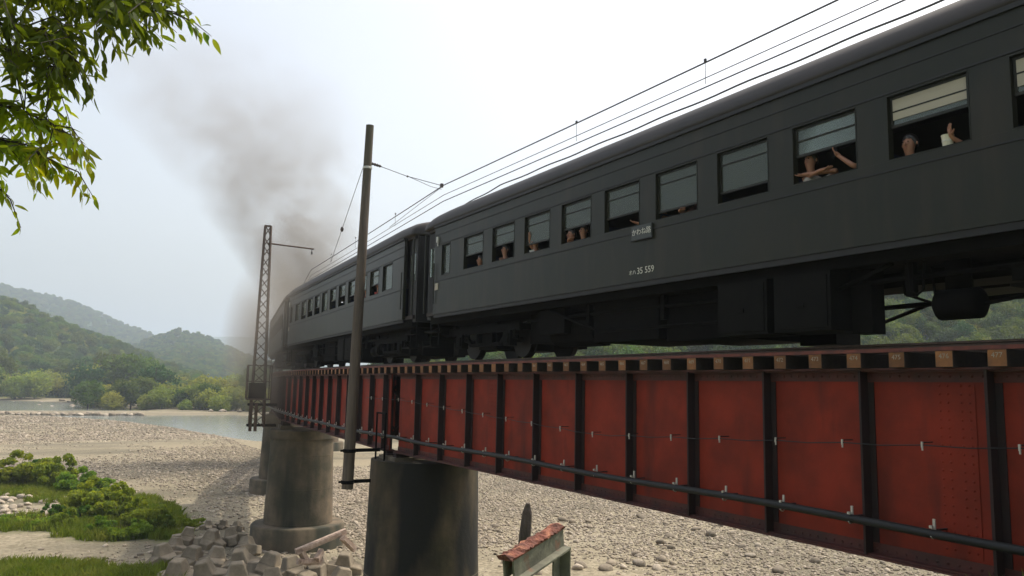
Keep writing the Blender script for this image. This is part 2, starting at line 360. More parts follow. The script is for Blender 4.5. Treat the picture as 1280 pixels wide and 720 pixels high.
# ------------------------------------------------------------------ ground, water, hills
BED = -8.6
WATER = -9.0
def poly_sd(px, py, poly):
    """signed distance, negative inside (vectorised)"""
    d = np.full(px.shape, 1e9); inside = np.zeros(px.shape, bool); n = len(poly)
    for i in range(n):
        ax, ay = poly[i]; bx, by = poly[(i + 1) % n]
        ex, ey = bx - ax, by - ay
        t = np.clip(((px - ax) * ex + (py - ay) * ey) / (ex * ex + ey * ey), 0, 1)
        d = np.minimum(d, np.hypot(px - ax - t * ex, py - ay - t * ey))
        cond = ((ay > py) != (by > py)) & (px < (bx - ax) * (py - ay) / (by - ay + 1e-12) + ax)
        inside ^= cond
    return np.where(inside, -d, d)
def gp(x, y, z=WATER): v = on_z(x, y, z); return (v.x, v.y)
RIVER1 = [gp(-60, 516.5), gp(60, 521), gp(150, 527), gp(230, 537), gp(300, 549), gp(335, 553), gp(362, 549), gp(395, 538), gp(440, 528), gp(520, 524), gp(520, 516), gp(330, 520), gp(280, 519), gp(180, 519.5), gp(120, 518)]
RIVER2 = [gp(-80, 514.5), gp(90, 514), gp(190, 514), gp(120, 506), gp(60, 502), gp(-80, 498.5)]
GREEN = [[gp(-40, 658, BED), gp(60, 664, BED), gp(150, 674, BED), gp(218, 674, BED), gp(228, 645, BED), gp(160, 622, BED), gp(118, 632, BED), gp(70, 649, BED), gp(-40, 648, BED)],
         [gp(-40, 614, BED), gp(110, 630, BED), gp(160, 622, BED), gp(80, 603, BED), gp(-40, 600, BED)],
         [gp(-60, 735, BED), gp(230, 735, BED), gp(210, 714, BED), gp(90, 710, BED), gp(20, 706, BED), gp(-60, 703, BED)]]
def hsmooth(a, b, t):
    t = np.clip((t - a) / (b - a), 0, 1); return t * t * (3 - 2 * t)
def ground_h(x, y):
    x = np.asarray(x, float); y = np.asarray(y, float)
    z = BED + 0.35 * fbm(x * 0.05, y * 0.05) + 0.15 * fbm(x * 0.3, y * 0.3)
    far = hsmooth(330, 420, y); z = z + far * 1.5
    for P in (RIVER1, RIVER2):
        d = poly_sd(x, y, P); z = np.where(d < 4, z - (1 - hsmooth(-4, 4, d)) * 1.0, z)
    # the near bank the photographer stands on
    edge = 3.4 + 0.8 * fbm(x * 0.15, y * 0.0)
    bank = 1 - hsmooth(0, 1, (y - edge) / 10.5)
    zb = -1.62 + 0.12 * fbm(x * 0.5, y * 0.5)
    rw = (1 - hsmooth(2.6, 4.6, np.abs(x - 10.25))) * 1.75          # railway formation behind the abutment
    zb = zb + rw * (y < 2.6)
    z = z * (1 - bank) + zb * bank
    # wooded ground rising on the far side of the line
    rr = hsmooth(70, 240, x - 0.35 * np.maximum(y - 90, 0) * 0 - 25) * (1 - hsmooth(180, 330, y))
    z = z + rr * 15 * (1 - bank)
    return z
def axis(lo, hi, dlo, dhi, step, grow):
    a = list(np.arange(dlo, dhi, step)); s = step
    while a[-1] < hi: s *= grow; a.append(a[-1] + s)
    s = step; b = [dlo]
    while b[-1] > lo: s *= grow; b.append(b[-1] - s)
    return np.array(b[:0:-1] + a)
gx = axis(-3500, 3500, -14, 62, 0.7, 1.12); gy = axis(-600, 5000, -4, 135, 0.7, 1.06)
GX, GY = np.meshgrid(gx, gy)
GZ = ground_h(GX, GY)
nx, ny = len(gx), len(gy)
idx = np.arange(nx * ny).reshape(ny, nx)
F = np.stack([idx[:-1, :-1].ravel(), idx[:-1, 1:].ravel(), idx[1:, 1:].ravel(), idx[1:, :-1].ravel()], 1)
me = np_mesh('ground', np.stack([GX.ravel(), GY.ravel(), GZ.ravel()], 1), F, gravel_mat())
gr = np.zeros(GX.shape)
for P in GREEN: gr = np.maximum(gr, 1 - hsmooth(-1.2, 1.0, poly_sd(GX, GY, P) + 6.0 * fbm(GX * 0.45, GY * 0.45)) * 0.85)
gr = np.maximum(gr, (1 - hsmooth(12, 15, GY + 3 * fbm(GX * .3, GY * .3))) * 0.9)
gr = np.maximum(gr, hsmooth(345, 375, GY + 0.9 * np.maximum(GX, 0) + 30 * fbm(GX * .02, GY * .02)) * (GX < 300))
gr = np.maximum(gr, hsmooth(70, 95, GX + 12 * fbm(GX * .05, GY * .05) - 0.25 * np.maximum(GY - 60, 0)) * (GY < 330) * 0.95)
a = me.attributes.new('green', 'FLOAT', 'POINT'); a.data.foreach_set('value', gr.ravel().astype(np.float32))
me.polygons.foreach_set('use_smooth', [True] * len(me.polygons))
tag(link('riverbed_ground', me), 'wide bed of pale river gravel with grassy patches', None, None, 'structure')
wm = MB()
pts = [gp(-400, 497), gp(800, 500), gp(800, 600), gp(-400, 600)]
wx = [-300, 260]; wy = [95, 420]
wm.add([(wx[0], wy[0], WATER), (wx[1], wy[0], WATER), (wx[1], wy[1], WATER), (wx[0], wy[1], WATER)], [(0, 1, 2, 3)])
tag(wm.build('river_water', water_mat()), 'shallow grey green river water crossing the gravel', None, None, 'structure')

def leaf_cards(P, Nrm, size, rng, jitter=0.7, aspect=0.6):
    """diamond leaf cards at P facing roughly Nrm"""
    n = len(P)
    d = Nrm + rng.normal(0, jitter, (n, 3)); d /= np.linalg.norm(d, axis=1, keepdims=True) + 1e-9
    a = rng.normal(0, 1, (n, 3)); a -= d * (a * d).sum(1, keepdims=True); a /= np.linalg.norm(a, axis=1, keepdims=True) + 1e-9
    b = np.cross(d, a)
    s = size * rng.uniform(0.6, 1.35, (n, 1))
    bend = d * s * 0.18
    V = np.stack([P - a * s, P - b * s * aspect + bend, P + a * s, P + b * s * aspect + bend], 1).reshape(-1, 3)
    F = np.arange(n * 4).reshape(n, 4)
    return V, F
def crown_points(n, rng, rad, hgt, lobes=16, z0=0.0, spread=0.72, lobe_r=0.42):
    """points on uneven lobes that fill an ellipsoid"""
    c = rng.normal(0, 1, (lobes, 3)); c /= np.linalg.norm(c, axis=1, keepdims=True); c *= rng.uniform(0.25, 1, (lobes, 1)) ** 0.5 * spread
    c[:, 2] = np.where(c[:, 2] < -0.45, c[:, 2] * 0.5, c[:, 2])
    lr = lobe_r * rng.uniform(0.6, 1.25, lobes)
    k = rng.choice(lobes, n, p=(lr ** 2 / (lr ** 2).sum()))
    d = rng.normal(0, 1, (n, 3)); d /= np.linalg.norm(d, axis=1, keepdims=True)
    P = c[k] + d * lr[k][:, None] * rng.uniform(0.55, 1.08, (n, 1))
    P = P * np.array([rad, rad, hgt / 2]) + np.array([0, 0, z0 + hgt / 2])
    return P, d
def crown_mesh(name, n, seed, rad, hgt, leaf, m, lobes=16, z0=0.0, **k):
    rng = np.random.default_rng(seed); P, d = crown_points(n, rng, rad, hgt, lobes, z0, **k)
    V, F = leaf_cards(P, d, leaf, rng); return np_mesh(name, V, F, m)
def trunk_mesh(name, h, r, seed, rad):
    q = random.Random(seed); b = MB()
    b.tube([(0, 0, -0.6), (0.05, 0, h * 0.25), (0.12 * q.uniform(-1, 1), 0.1, h * 0.55), (0.2 * q.uniform(-1, 1), 0, h * 0.85)], [r * 1.25, r, r * 0.75, r * 0.3], 7)
    for i in range(6):
        a = i * 2.4 + q.random(); z = h * q.uniform(0.25, 0.6)
        b.tube([(0, 0, z), (math.cos(a) * rad * 0.35, math.sin(a) * rad * 0.35, z + h * 0.14), (math.cos(a) * rad * 0.75, math.sin(a) * rad * 0.75, z + h * 0.3)], [r * 0.5, r * 0.32, r * 0.1], 5)
    return b.mesh(name, M_BARK)

CROWN_SRC = []      # crown objects that the forests on the hills repeat
TREE_KINDS = []
def tree_kind(key, mats, rad, hgt, n, leaf, z0f, seed, lobes=16, **k):
    TREE_KINDS.append(dict(key=key, crowns=[crown_mesh('crown', n, seed + i, rad, hgt * (1 - z0f), leaf, m, lobes, hgt * z0f, **k) for i, m in enumerate(mats)],
                           trunk=trunk_mesh('trunk', hgt, 0.05 * hgt * 0.45, seed, rad), i=0))
tree_kind('round', [L_TREE1, L_TREE1, L_TREE2], 4.2, 9.0, 2600, 0.30, 0.16, 100)
tree_kind('willow', [L_TREE3, L_TREE3], 3.6, 6.5, 2400, 0.26, 0.05, 200, 20)
tree_kind('tall', [L_TREE2, L_TREE1], 3.6, 13.0, 2800, 0.32, 0.18, 300, 20)
def tree(kind, loc, sc, rz, label, group, name='broadleaf_tree'):
    k = TREE_KINDS[kind]; e = empty(name, loc, rz, label, 'tree', group)
    e.scale = sc if hasattr(sc, '__len__') else (sc, sc, sc)
    c = link('crown', k['crowns'][k['i'] % len(k['crowns'])], e); k['i'] += 1
    link('trunk', k['trunk'], e)
    return e, c
def gz(x, y): return float(ground_h(np.array([x]), np.array([y]))[0])

# thicket along the far bank (photo pixels give direction; the far gravel gives the distance)
FARLAB = ['rounded mid green tree in the thicket on the far river bank', 'low pale yellow green willow in front of the far bank thicket', 'tall dark green tree rising from the far bank thicket']
q = random.Random(5)
far_spots = []
for px in range(-30, 345, 13):
    far_spots.append((px + q.uniform(-5, 5), 497 + 12 * max(0, min(1, (px - 60) / 200)) + q.uniform(-2, 2), q.choice([0, 1, 1, 1]), q.uniform(0.75, 1.15)))
for px in range(90, 350, 15):
    far_spots.append((px + q.uniform(-6, 6), 494 + 6 * max(0, min(1, (px - 60) / 200)), q.choice([0, 1, 1]), q.uniform(0.75, 1.05)))
for px in range(110, 350, 9):
    far_spots.append((px + q.uniform(-6, 6), 507 + 7 * (px - 110) / 240 + q.uniform(-1.5, 1.5), q.choice([1, 1, 0]), q.uniform(0.55, 1.0)))
for px, py, kd, s in far_spots:
    p = on_z(px, py, BED + 0.2); 
    if p.y > 420: p = p * (420 / p.y)
    dd = p.length / 260
    e, c = tree(kd, (p.x, p.y, gz(p.x, p.y) - 1.3), s * q.uniform(1.35, 1.65) * max(0.85, min(1.5, dd)), q.uniform(0, 6.28), FARLAB[kd], 'trees along the far river bank', ['broadleaf_tree', 'willow_tree', 'tall_tree'][kd])
    if len(CROWN_SRC) < 6 and c.data not in [x.data for x in CROWN_SRC]: CROWN_SRC.append(c)

# trees beyond the railway, seen under the coach
RLAB = ['rounded green tree behind the train, seen below the coach floor', 'pale bushy willow behind the train, seen below the coach floor', 'tall dark tree behind the train, seen below the coach floor']
for i in range(64):
    px = 560 + (i % 32) * 25 + q.uniform(-10, 10); row = i // 32
    d = ray(px, 470); d = d / math.hypot(d[0], d[1])
    R = (95 + row * 38 + q.uniform(-8, 8)) * (1.25 if px < 800 else 1.0)
    x, y = d[0] * R, d[1] * R
    kd = q.choice([0, 1, 1, 1])
    tree(kd, (x, y, gz(x, y) - 0.3), q.uniform(0.9, 1.3), q.uniform(0, 6.28), RLAB[kd], 'trees beyond the railway', ['broadleaf_tree', 'willow_tree', 'tall_tree'][kd])

# scatter node group: instances of one object's mesh on a point mesh
def scatter(name, P, rot, scl, src_obj, label):
    me = bpy.data.meshes.new(name); me.vertices.add(len(P)); me.vertices.foreach_set('co', np.ascontiguousarray(P, dtype=np.float32).ravel())
    for nm, arr in (('rot', rot), ('scl', scl)):
        a = me.attributes.new(nm, 'FLOAT_VECTOR', 'POINT'); a.data.foreach_set('vector', np.ascontiguousarray(arr, dtype=np.float32).ravel())
    o = link(name, me)
    g = bpy.data.node_groups.new(name, 'GeometryNodeTree')
    g.interface.new_socket('Geometry', in_out='INPUT', socket_type='NodeSocketGeometry'); g.interface.new_socket('Geometry', in_out='OUTPUT', socket_type='NodeSocketGeometry')
    N = g.nodes; gi = N.new('NodeGroupInput'); go = N.new('NodeGroupOutput'); ip = N.new('GeometryNodeInstanceOnPoints'); oi = N.new('GeometryNodeObjectInfo')
    oi.inputs['Object'].default_value = src_obj; oi.inputs['As Instance'].default_value = True; oi.transform_space = 'ORIGINAL'
    r = N.new('GeometryNodeInputNamedAttribute'); r.data_type = 'FLOAT_VECTOR'; r.inputs['Name'].default_value = 'rot'
    s = N.new('GeometryNodeInputNamedAttribute'); s.data_type = 'FLOAT_VECTOR'; s.inputs['Name'].default_value = 'scl'
    er = N.new('FunctionNodeEulerToRotation')
    g.links.new(gi.outputs[0], ip.inputs['Points']); g.links.new(oi.outputs['Geometry'], ip.inputs['Instance'])
    g.links.new(r.outputs['Attribute'], er.inputs[0]); g.links.new(er.outputs[0], ip.inputs['Rotation']); g.links.new(s.outputs['Attribute'], ip.inputs['Scale'])
    g.links.new(ip.outputs[0], go.inputs[0])
    md = o.modifiers.new('scatter', 'NODES'); md.node_group = g
    return tag(o, label, None, None, 'stuff')

M_HILL = mat('hill_undergrowth', (0.022, 0.05, 0.014), 0.95, (0.035, 0.065, 0.02), 0.02, coord='Object')
def hill(name, crest, D, label, front=0.5, back=1.5, amp=0.03, rows=26, ntree=900, tsc=(0.8, 1.5), base=BED, seed=1, tops=True):
    px = np.array([c[0] for c in crest], float); py = np.array([c[1] for c in crest], float)
    xs = np.linspace(px[0], px[-1], 90); ys = np.interp(xs, px, py)
    rng = np.random.default_rng(seed)
    C = np.array([list(at(x, y, D)) for x, y in zip(xs, ys)])
    V = []
    T = np.concatenate([np.linspace(0, 1, rows), np.linspace(1, 2, 8)[1:]])
    for t in T:
        if t <= 1: f = front + (1 - front) * t; hh = (t ** 1.15)
        else: f = 1 + (back - 1) * (t - 1); hh = 1 - (t - 1) ** 1.3
        row = C.copy(); row[:, 0] *= f; row[:, 1] *= f
        row[:, 2] = base + (C[:, 2] - base) * hh
        n = fbm(row[:, 0] * 0.012 * 600 / D, row[:, 1] * 0.012 * 600 / D) * amp * D * (4 * min(t, 1) * (1 - min(t, 1)) if t < 1 else 0)
        n2 = fbm(row[:, 0] * 0.06, row[:, 1] * 0.06) * amp * D * 0.12
        row[:, 2] += n + n2 * (t > 0.02)
        V.append(row)
    V = np.array(V); nr, nc = V.shape[:2]; I = np.arange(nr * nc).reshape(nr, nc)
    F = np.stack([I[:-1, :-1].ravel(), I[:-1, 1:].ravel(), I[1:, 1:].ravel(), I[1:, :-1].ravel()], 1)
    o = link(name, np_mesh(name, V.reshape(-1, 3), F, M_HILL)); tag(o, label, None, None, 'structure')
    o.data.polygons.foreach_set('use_smooth', [True] * len(o.data.polygons))
    if ntree:
        SRC = [c for c in CROWN_SRC if c.data.materials[0] is not L_TREE3] if D > 800 else CROWN_SRC
        per = ntree // len(SRC)
        for k, src in enumerate(SRC):
            u = rng.uniform(0, nc - 1.01, per); v = rng.uniform(0, rows + (1 if tops else -2), per) ** 1.0
            iu = u.astype(int); iv = v.astype(int); fu = (u - iu)[:, None]; fv = (v - iv)[:, None]
            P = (V[iv, iu] * (1 - fu) + V[iv, iu + 1] * fu) * (1 - fv) + (V[iv + 1, iu] * (1 - fu) + V[iv + 1, iu + 1] * fu) * fv
            s = rng.uniform(tsc[0], tsc[1], (per, 1)); S = np.hstack([s * rng.uniform(0.9, 1.2, (per, 1)), s, s * rng.uniform(0.75, 1.15, (per, 1))])
            P[:, 2] -= 2.2 * s[:, 0]
            R = np.zeros((per, 3)); R[:, 2] = rng.uniform(0, 6.28, per)
            scatter('hill_forest', P, R, S, src, 'forest of mixed green trees covering the ' + label.split(',')[0])
hill('near_hill', [(-160, 350), (-60, 368), (0, 379), (30, 385), (60, 403), (90, 414), (110, 422), (150, 437), (200, 458), (250, 472)], 560, 'near wooded hillside, left of the river', 0.56, 1.5, 0.03, ntree=2400, tsc=(0.6, 1.15), seed=3)
hill('middle_hill', [(120, 462), (160, 438), (190, 424), (225, 415), (260, 423), (300, 443), (345, 458), (400, 468)], 1100, 'rounded wooded hill, further up the valley', 0.55, 1.4, 0.02, ntree=4500, tsc=(0.6, 1.0), seed=4)
hill('back_ridge', [(-220, 310), (-60, 344), (0, 357), (60, 370), (100, 382), (150, 405), (195, 422), (240, 436), (290, 452), (340, 466)], 1650, 'long blue green ridge, descending behind the near hillside', 0.55, 1.4, 0.015, ntree=9000, tsc=(0.8, 1.3), seed=5)
hill('distant_mountain', [(190, 440), (240, 427), (262, 421), (310, 421), (360, 424), (420, 430), (520, 440), (700, 445)], 3600, 'pale blue distant mountain, at the end of the valley', 0.8, 1.3, 0.008, ntree=0, seed=6)
hill('right_hill', [(470, 440), (540, 420), (640, 395), (760, 375), (900, 350), (1050, 330), (1200, 310), (1400, 290), (1600, 280)], 190, 'wooded slope, behind the train', 0.72, 1.6, 0.02, ntree=3000, tsc=(0.5, 0.9), seed=7)

# ------------------------------------------------------------------ railway geometry
TX, S0, RC = 10.25, 16.0, 178.0          # track centre, start of the curve, its radius
def cl(s, v=0.0):
    """plan position of the track centre line at distance s, offset v to the right; returns x, y, heading"""
    if s < S0: return TX + v, s, 0.0
    a = (s - S0) / RC
    return TX + RC * (1 - math.cos(a)) + v * math.cos(a), S0 + RC * math.sin(a) - v * math.sin(a), a
def clp(s, v, z): x, y, h = cl(s, v); return Vector((x, y, z))
Z_TIE0, Z_TIE1, Z_RAIL = 0.32, 0.51, 0.66
GB = -2.06                                # underside of the girders
PIERS = [22.8, 43.4, 64.0, 84.0, 103.5]

# --- piers
PLAB = ['dark stained round concrete pier with a timber pole bracketed to its side', 'round concrete pier rising from a ring footing beside the armour blocks',
        'concrete pier on a wide footing, hidden behind the ring footed pier', 'distant round concrete pier standing in the gravel under the curve', 'farthest round concrete pier near the river']
for i, s in enumerate(PIERS):
    x, y, h = cl(s)
    e = empty('bridge_pier', (x, y, BED - 0.4), -h, PLAB[i], 'bridge pier', 'concrete piers of the railway bridge')
    H = -BED + 0.4
    b = MB(); b.lathe([(1.86, 0), (1.80, 2.0), (1.72, 4.0), (1.66, H - 3.05 if i else H - 2.30)], 40); sh_ = b.build('shaft', M_CONC2 if i == 0 else M_CONC, e, True, 40); sh_.rotation_euler = (0, 0, -0.45 if i == 0 else 0)
    if i: b = MB(); b.lathe([(1.62, H - 3.052), (1.76, H - 3.03), (1.77, H - 2.62), (1.72, H - 2.55)], 40); b.build('coping', M_CONC, e, True, 30)
    for sv in (-1, 1):
        for su in (-1, 1):
            b = MB(); b.box((sv * 0.95, su * 0.42, H - 2.455 if i else H - 2.25), (0.62, 0.56, 0.23 if i else 0.12)); b.build('bedstone', M_COPE, e)
            b = MB(); b.box((sv * 0.95, su * 0.42, H - 2.29 if i else H - 2.17), (0.42, 0.34, 0.13 if i else 0.06)); b.box((sv * 0.95, su * 0.42, H - 2.17 if i else H - 2.125), (0.36, 0.16, 0.13 if i else 0.05)); b.box((sv * 0.95, su * 0.42, H - 2.085), (0.42, 0.3, 0.04)); b.build('bearing', M_STIFF, e)
    if i:
        b = MB(); b.lathe([(2.5, -0.2), (2.45, 1.42), (2.38, 1.5), (1.78, 1.52)], 40); b.build('ring_footing', M_CONC, e, True, 40)
    for k in range(3):
        b = MB()
        z = 1.6 + k * 1.75; r = 1.87 - 0.036 * z
        b.lathe([(r, z), (r + 0.006, z + 0.01), (r + 0.006, z + 0.022), (r, z + 0.03)], 40); b.build('pour_joint', M_CONC, e, True)

# --- abutment and its bank behind the camera's right shoulder
e = empty('bridge_abutment', (TX, 1.4, -9.0), 0, 'concrete abutment carrying the near end of the red girders', 'abutment')
b = MB(); b.bb((-2.4, -1.4, 0), (2.4, 1.5, 6.55)); b.build('bearing_shelf', M_CONC, e)
b = MB(); b.bb((-2.4, -1.4, 6.553), (2.4, 0.4, 9.3)); b.build('ballast_wall', M_CONC, e)

# --- plate girder spans
SLAB = ['red riveted plate girder span nearest the abutment', 'red plate girder span between the pole pier and the ring footed pier',
        'red plate girder span just past the ring footed pier', 'far red plate girder span on the curve', 'farthest red plate girder span by the river']
ends = [3.0] + PIERS
STIFF_MESH = {}
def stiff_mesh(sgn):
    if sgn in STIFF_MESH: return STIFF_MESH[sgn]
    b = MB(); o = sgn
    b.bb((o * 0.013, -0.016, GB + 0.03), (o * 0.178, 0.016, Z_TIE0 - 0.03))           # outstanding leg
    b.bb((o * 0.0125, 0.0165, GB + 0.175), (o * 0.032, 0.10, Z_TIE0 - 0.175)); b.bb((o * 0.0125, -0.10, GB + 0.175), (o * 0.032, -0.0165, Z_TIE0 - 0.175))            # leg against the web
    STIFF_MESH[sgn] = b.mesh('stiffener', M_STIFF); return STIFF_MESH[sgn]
for i in range(len(PIERS)):
    a, c = ends[i] + (0.16 if i else 0), ends[i + 1] - 0.16
    xa, ya, _ = cl(a); xb, yb, _ = cl(c)
    if i: 
        sag = (c - a) ** 2 / 8 / RC * 0.5          # girders are straight chords, shifted towards the curve's middle
    else: sag = 0
    h = math.atan2(xb - xa, yb - ya); Ls = math.hypot(xb - xa, yb - ya)
    e = empty('plate_girder_span', (xa - sag * math.cos(h), ya + sag * math.sin(h), 0), -h, SLAB[i], 'bridge girder', 'red girder spans of the bridge')
    for sv in (-1, 1):
        X = sv * 0.95
        b = MB(); b.bb((X - 0.012, 0, GB + 0.026), (X + 0.012, Ls, Z_TIE0 - 0.026)); b.build('web_plate', M_RED, e)
        for nm, z0, z1, zl0, zl1 in (('top_flange', Z_TIE0 - 0.026, Z_TIE0 - 0.002, Z_TIE0 - 0.17, Z_TIE0 - 0.027), ('bottom_flange', GB, GB + 0.025, GB + 0.026, GB + 0.17)):
            b = MB(); b.bb((X - 0.19, 0.004, z0), (X + 0.19, Ls - 0.004, z1))
            for t in (-1, 1): b.bb((X + t * 0.013, 0.006, zl0), (X + t * 0.03, Ls - 0.006, zl1))
            for t in (-1, 1): b.bb((X + t * 0.031, 0.006, zl1 - 0.02 if nm[0] == 't' else zl0), (X + t * 0.15, Ls - 0.006, zl1 - 0.002 if nm[0] == 't' else zl0 + 0.02))
            b.build(nm, M_FLANGE, e)
        n = int((Ls - 0.5) / 1.615)
        for k in range(n + 1):
            yk = (0.33 if i == 0 else 0.35) + k * (1.615 if i == 0 else (Ls - 0.7) / n)
            for o in (-1, 1):
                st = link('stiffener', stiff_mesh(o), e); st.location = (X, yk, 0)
    # cross frames
    for k in range(5):
        yk = 0.6 + k * (Ls - 1.2) / 4
        b = MB(); b.bar((-0.93, yk, GB + 0.25), (0.93, yk, Z_TIE0 - 0.3), 0.08, 0.08); b.bar((-0.93, yk + 0.09, Z_TIE0 - 0.3), (0.93, yk + 0.09, GB + 0.25), 0.08, 0.08)
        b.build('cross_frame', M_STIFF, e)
    if i < 3:
        # rivets on the near web: rows beside stiffeners, along the flanges and at the splice
        b = MB(); X = -0.95
        def rivet(y, z, x=X - 0.0325, r=0.021):
            V = [(x, y, z + r), (x, y + r * .87, z + r * .5), (x, y + r * .87, z - r * .5), (x, y, z - r), (x, y - r * .87, z - r * .5), (x, y - r * .87, z + r * .5), (x - r * 0.7, y, z)]
            b.add(V, [(6, k2, (k2 + 1) % 6) for k2 in range(6)])
        for k in range(int(Ls / 0.13)):
            for z in (GB + 0.10, Z_TIE0 - 0.10): rivet(0.1 + k * 0.13, z)
        for k in range(n + 1):
            yk = (0.33 if i == 0 else 0.35) + k * (1.615 if i == 0 else (Ls - 0.7) / n)
            for j in range(17): rivet(yk + 0.06, GB + 0.25 + j * 0.125)
        b.build('rivets', M_FLANGE, e)['kind'] = 'stuff'
        for ys in (2.4, 13.7):
            if ys > Ls - 1: continue
            b = MB(); b.bb((X - 0.022, ys - 0.24, GB + 0.2), (X - 0.0125, ys + 0.24, Z_TIE0 - 0.2)); sp_ = b.build('splice_plate', M_RED, e)
            b = MB()
            for cc in (-0.18, -0.08, 0.08, 0.18):
                for j in range(20): rivet(ys + cc, GB + 0.27 + j * 0.1, X - 0.022, 0.019)
            b.build('splice_rivets', M_RED, sp_)['kind'] = 'stuff'

# --- track: sleepers, rails, edge strip, painted numbers
e = empty('railway_track', (TX, 0, Z_TIE0), 0, 'open railway track of rust coloured sleepers laid on the girders', 'railway track')
b = MB(); b.bb((-1.25, -0.105, 0), (1.25, 0.105, 0.19), 1); b.bb((-1.2525, -0.1, 0.004), (-1.2502, 0.1, 0.186), 0)
SLEEPER = b.mesh('sleeper', [M_SLEEP, M_SLEEPD])
def text_mesh(body, size, m, extr=0.0):
    cu = bpy.data.curves.new('lettering', 'FONT'); cu.body = body; cu.size = size; cu.align_x = 'CENTER'; cu.align_y = 'CENTER'; cu.extrude = extr; cu.resolution_u = 2
    o = bpy.data.objects.new('lettering', cu); COL.objects.link(o)
    me = bpy.data.meshes.new_from_object(o.evaluated_get(bpy.context.evaluated_depsgraph_get()))
    bpy.data.objects.remove(o); bpy.data.curves.remove(cu)
    me.materials.clear(); me.materials.append(m); me.name = 'lettering'
    return me
FACE_NEAR = Matrix(((0, 0, -1), (-1, 0, 0), (0, 1, 0)))      # text x -> -Y, y -> Z, normal -> -X
k = 0; s = 4.74 - 0.597 * 3
while s < 104:
    x, y, h = cl(s)
    o = link('sleeper', SLEEPER, e); o.location = (x - TX, y, 0); o.rotation_euler = (0, 0, -h)
    num = 477 + 3 - k
    if 4.5 < s < 14.5:
        t = link('painted_number', text_mesh(str(num), 0.082, mat('tie_number_paint', (0.42, 0.38, 0.30), 0.7, (0.25, 0.2, 0.14), 40), 0.001), o)
        t.matrix_local = Matrix.Translation((-1.2562, 0, 0.125)) @ FACE_NEAR.to_4x4()
    k += 1; s += 0.597
ss = [2.2 + i * 1.2 for i in range(86)]
def rail_profile_path(name, v, prof, m, z, parent, smooth=False):
    b = MB(); V = []; n = len(prof)
    for s_ in ss:
        x, y, h = cl(s_)
        for (pv, pz) in prof: p = clp(s_, v + pv, z + pz); V.append((p.x - TX, p.y, p.z - Z_TIE0))
    F = [(i * n + j, i * n + (j + 1) % n, (i + 1) * n + (j + 1) % n, (i + 1) * n + j) for i in range(len(ss) - 1) for j in range(n)]
    F += [tuple(range(n)), tuple((len(ss) - 1) * n + j for j in range(n))[::-1]]
    b.add(V, F); return b.build(name, m, parent)
RP = [(-0.062, 0), (0.062, 0), (0.062, 0.012), (0.010, 0.03), (0.010, 0.115), (0.032, 0.122), (0.032, 0.15), (-0.032, 0.15), (-0.032, 0.122), (-0.010, 0.115), (-0.010, 0.03), (-0.062, 0.012)]
for v in (-0.565, 0.565): rail_profile_path('rail', v, RP, M_RAIL, Z_TIE1 + 0.001, e)
for v in (-0.42, 0.42): rail_profile_path('guard_rail', v, RP, M_RAIL, Z_TIE1 + 0.001, e)
SP = [(-0.05, 0), (0.05, 0), (0.05, 0.045), (-0.05, 0.045)]
for v in (-1.18, 1.18): rail_profile_path('edge_strip', v, SP, M_STRIP, Z_TIE1 + 0.003, e)

# --- pipe along the girder with its clips, and the thin cable above it
def girder_point(s, v, z):
    return clp(s, v, z) + Vector((-0.12 if s > 23 else 0, 0, 0))
p_pts = [girder_point(2.4 + i * 1.1, -1.225, -1.60 - 0.02 * math.sin(i * 0.9)) for i in range(52)]
e = empty('service_pipe', (p_pts[0].x, p_pts[0].y, -1.6), 0, 'dark grey service pipe running along the side of the red girders', 'pipe')
P0 = Vector(e.location)
b = MB(); b.tube([p - P0 for p in p_pts], 0.052, 10); b.build('pipe', M_PIPE, e, True)
b = MB()
b.tube([Vector((math.cos(a) * 0.058, 0, math.sin(a) * 0.058)) for a in np.linspace(-2.6, 2.0, 9)], 0.009, 5)
b.box((0.03, 0, 0.10), (0.02, 0.03, 0.12)); b.box((0.15, 0, 0.03), (0.24, 0.025, 0.02), None, 1); b.box((-0.035, 0, 0.075), (0.03, 0.035, 0.03))
clip = b.mesh('clip', [M_CLIP, M_STIFF])
for i in range(40):
    s = 3.4 + i * 1.09; o = link('clip', clip, e); p = girder_point(s, -1.225, -1.60); o.location = p - P0
c_pts = [girder_point(2.4 + i * 0.55, -1.165, -0.46 - 0.085 * max(0, 9.8 - abs(9.8 - i * 0.55)) * 0.5 - 0.02 * abs(math.sin(i * 1.57))) for i in range(42)]
e = empty('signal_cable', c_pts[0], 0, 'thin cable clipped along the red web plate above the pipe', 'cable'); P0 = Vector(c_pts[0])
b = MB(); b.tube([p - P0 for p in c_pts], 0.0075, 5); b.build('cable', M_PIPE, e)
b = MB(); b.box((0.10, 0, 0.03), (0.20, 0.016, 0.014), None, 1); b.box((-0.008, 0, 0.005), (0.02, 0.022, 0.07)); b.box((-0.004, 0, -0.045), (0.016, 0.016, 0.04)); hk = b.mesh('hook', [M_CLIP, M_STIFF])
for i in range(2, 42, 2):
    o = link('hook', hk, e); o.location = c_pts[i] - P0

# --- steel hoop guard at the girder joint
e = empty('ladder_frame', tuple(clp(22.55, -1.42, -2.45)), 0, 'black steel hoop frame standing at the joint between two girders', 'frame')
b = MB()
for w in (0.0, 0.72): b.tube([(0, w, -0.4), (0, w, 1.55)], 0.028, 6)
b.build('upright', M_UNDER, e); b = MB(); b.tube([(0, -0.02, 1.55), (0, 0.74, 1.55)], 0.028, 6); b.build('top_bar', M_UNDER, e)
b = MB(); b.tube([(0, 0.0, 0.1), (0.35, 0.0, 0.1)], 0.025, 6); b.tube([(0, 0.72, 0.1), (0.35, 0.72, 0.1)], 0.025, 6); b.tube([(0, 0, 0.45), (0, 0.72, 0.45)], 0.022, 6); b.build('rung', M_UNDER, e)

